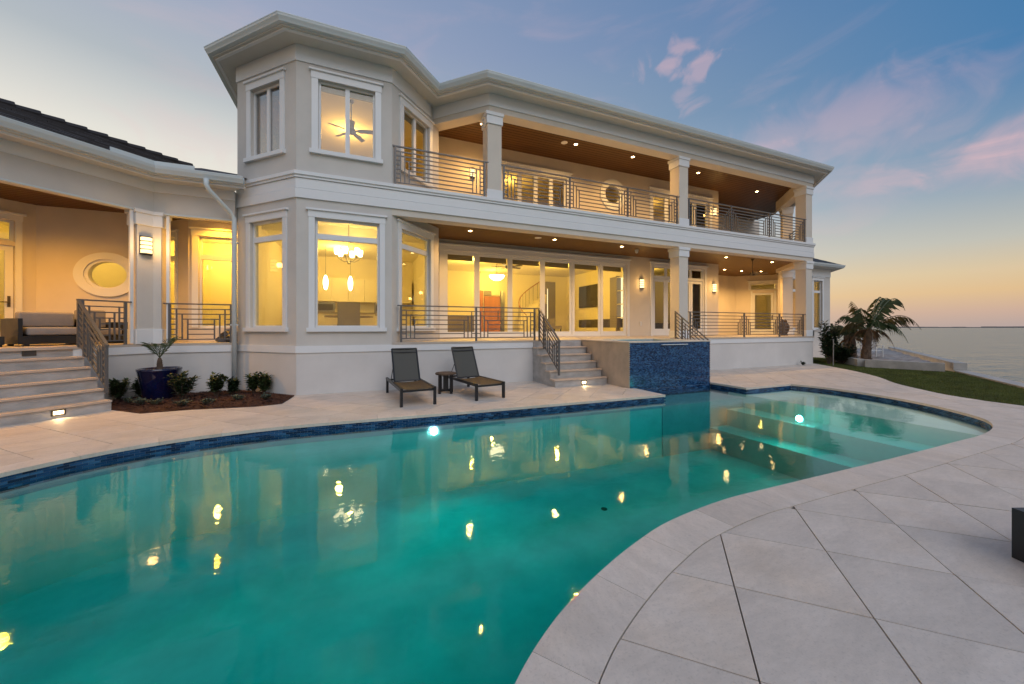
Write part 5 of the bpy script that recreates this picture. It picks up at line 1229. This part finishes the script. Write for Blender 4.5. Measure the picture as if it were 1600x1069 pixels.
def palm(label, loc, trunk_h, lean, r0, fronds, m=leaf2, L=1.5, leaflet=.32, brown=3, name='palm_tree', cat='palm tree', trunk_m=None, pot=None, rise=1.0, nl=30, hang=1.2):
    T = thing(name, label, cat, loc); top = Vector((lean[0], lean[1], trunk_h)); pts = [Vector((0, 0, -.05)), Vector((lean[0] * .2, lean[1] * .2, trunk_h * .35)), Vector((lean[0] * .6, lean[1] * .6, trunk_h * .75)), top]
    B = MB(); B.tube([pts[0].lerp(pts[1], .0), pts[0].lerp(pts[1], .5), pts[1], pts[1].lerp(pts[2], .5), pts[2], pts[3]], [r0 * 1.25, r0 * 1.1, r0, r0 * .9, r0 * .85, r0 * .5], 12)
    for k in range(26):
        t = k / 26; p = pts[0].lerp(pts[2], t); a = k * 2.4; rr = r0 * (1.2 - .3 * t); B.add([p + Vector((rr * math.cos(a - .3), rr * math.sin(a - .3), 0)), p + Vector((rr * math.cos(a + .3), rr * math.sin(a + .3), 0)), p + Vector((rr * 1.35 * math.cos(a), rr * 1.35 * math.sin(a), trunk_h * .1))], [(0, 1, 2)])
    B.build('trunk', trunk_m or bark, T)
    C = empty('crown', (0, 0, 0), 0, T)
    for q, (az, Lm, ri, dr) in enumerate(fronds): frond(C, top.copy(), az, L * Lm, ri * rise, dr, leafy if (q % 3 == 1 and brown > 2) else m, leaflet, nl, hang=hang)
    for k in range(brown): frond(C, top - Vector((0, 0, .08)), random.uniform(0, 6.28), L * .6, .05, .8, leafb, leaflet * .8, 16)
    return T
ar = VIEW_AZ - R(90)      # direction pointing right in the picture
T = palm('tall leaning palm tree with browning fronds by the sand terrace', (19.3, 8.55, 0), 1.55, (.16, -.05), .155,
         [(ar + .1, 1.3, 2.7, 2.0), (ar - .5, 1.2, 1.3, 1.4), (ar + .5, 1.15, 2.7, 1.7), (ar + .3, 1.1, 2.5, 1.5), (ar + 2.9, .5, 1.5, .4), (ar + 1.2, .9, 1.4, 1.2), (ar + 2.2, .8, 1.2, .9), (ar + 3.0, .9, .7, 1.1), (ar - 2.0, .8, .9, 1.2), (ar - 1.1, .9, .6, 1.2), (ar + .0, 1.35, 1.0, 1.1), (ar + .25, 1.0, 2.3, 1.3), (ar + 3.6, .7, 1.5, .8)], leaf1, 1.45, .40, 6, nl=19)
palm('dark bushy palm tree just left of the leaning palm', (20.9, 9.75, .1), 1.05, (0, 0), .16, [(ar + k * .62, random.uniform(.7, 1), random.uniform(.6, 1.1), random.uniform(.9, 1.3)) for k in range(11)], leaf2, 1.25, .34, 3, nl=17)
palm('small palm tree half hidden behind the leaning palm', (25.6, 12.2, .1), 1.3, (.05, 0), .15, [(ar + k * .75, random.uniform(.7, 1), random.uniform(.5, 1.0), random.uniform(.8, 1.2)) for k in range(9)], leaf1, 1.2, .32, 3, nl=17)
shrub('tall_shrub', 'tall dark conical shrub at the right corner of the house', 'shrub', (18.55, 9.45, -.02), 1.85, .42, 26, .20, leaf2, 34, droop=.5)
shrub('hedge_bush', 'rounded dark green bush beside the tall corner shrub', 'bush', (19.25, 9.35, -.02), .85, .62, 46, .17, leaf2, 36); shrub('hedge_bush', 'low dark bush between the house corner and the palms', 'bush', (19.9, 9.95, -.02), .8, .55, 36, .17, leaf2, 32)
for i, (x, y, l) in enumerate([(19.0, 7.75, 'tiny plant at the wall foot nearest the leaning palm'), (19.22, 7.2, 'tiny plant at the middle of the terrace wall foot'), (19.42, 6.72, 'tiny plant at the wall foot nearest the sea'), (17.05, 9.60, 'small tuft of leaves at the plinth wall foot')]): shrub('ground_plant', l, 'plant', (x, y, -.02), .16, .12, 10, .08, leaf2, 12)
tag(MB().tube([(0, 0, 0), (.02, 0, 1.1)], .018, 6).build('garden_stake', cushion_m, None, (18.05, 9.05, -.02)), 'thin pale stake in front of the tall corner shrub', 'stake')
for x, y, l in ((18.25, 11.15, 'left one of two brown urns behind the right porch railing'), (18.80, 11.35, 'right one of two brown urns behind the right porch railing')):
    T = thing('urn', l, 'urn', (x, y, 1.18)); MB().lathe([(.10, 0), (.10, .03), (.07, .06), (.15, .25), (.17, .40), (.12, .55), (.06, .62), (.002, .62)], 20).build('vessel', bark, T, smooth=True); MB().lathe([(.065, .62), (.08, .66), (.05, .72), (.015, .76), (.002, .78)], 16).build('lid', bark, T, smooth=True)
T = thing('garden_chair', 'small white slatted garden chair on the sand between the palms', 'chair', (22.0, 9.5, .16), R(-40))
for k in range(5): bar(T, white, -.28 + k * .12, -.19 + k * .12, .28, .31, .35, 1.0 - abs(k - 2) * .05, 'back_slat')
for k in range(4): bar(T, white, -.28, .29, -.22 + k * .12, -.12 + k * .12, .33, .35, 'seat_slat')
for x in (-.30, .27):
    bar(T, white, x, x + .03, -.22, -.17, 0, .55, 'leg'); bar(T, white, x, x + .03, .25, .30, 0, .55, 'leg'); bar(T, white, x - .03, x + .06, -.25, .33, .551, .575, 'arm')
# blue pot with a small palm
P = thing('plant_pot', 'tall glossy cobalt blue planter in the mulch bed', 'pot', (-3.95, 10.45, .01))
MB().lathe([(.25, 0), (.27, .02), (.345, .50), (.365, .60), (.375, .62), (.375, .66), (.345, .66), (.335, .60), (.002, .60)], 40).build('vessel', pot_m, P, smooth=True); MB().lathe([(.33, .605), (.2, .625), (.002, .63)], 24).build('soil', soil, P)
palm('young potted palm growing in the cobalt blue planter', (-3.95, 10.45, .635), .26, (.0, 0), .05, [(k * .785 + .3, random.uniform(.7, 1.0), random.uniform(.42, .72), random.uniform(.10, .40)) for k in range(9)], leaf1, .42, .15, 0, 'potted_palm', 'potted palm', rise=1, nl=13, hang=.1)
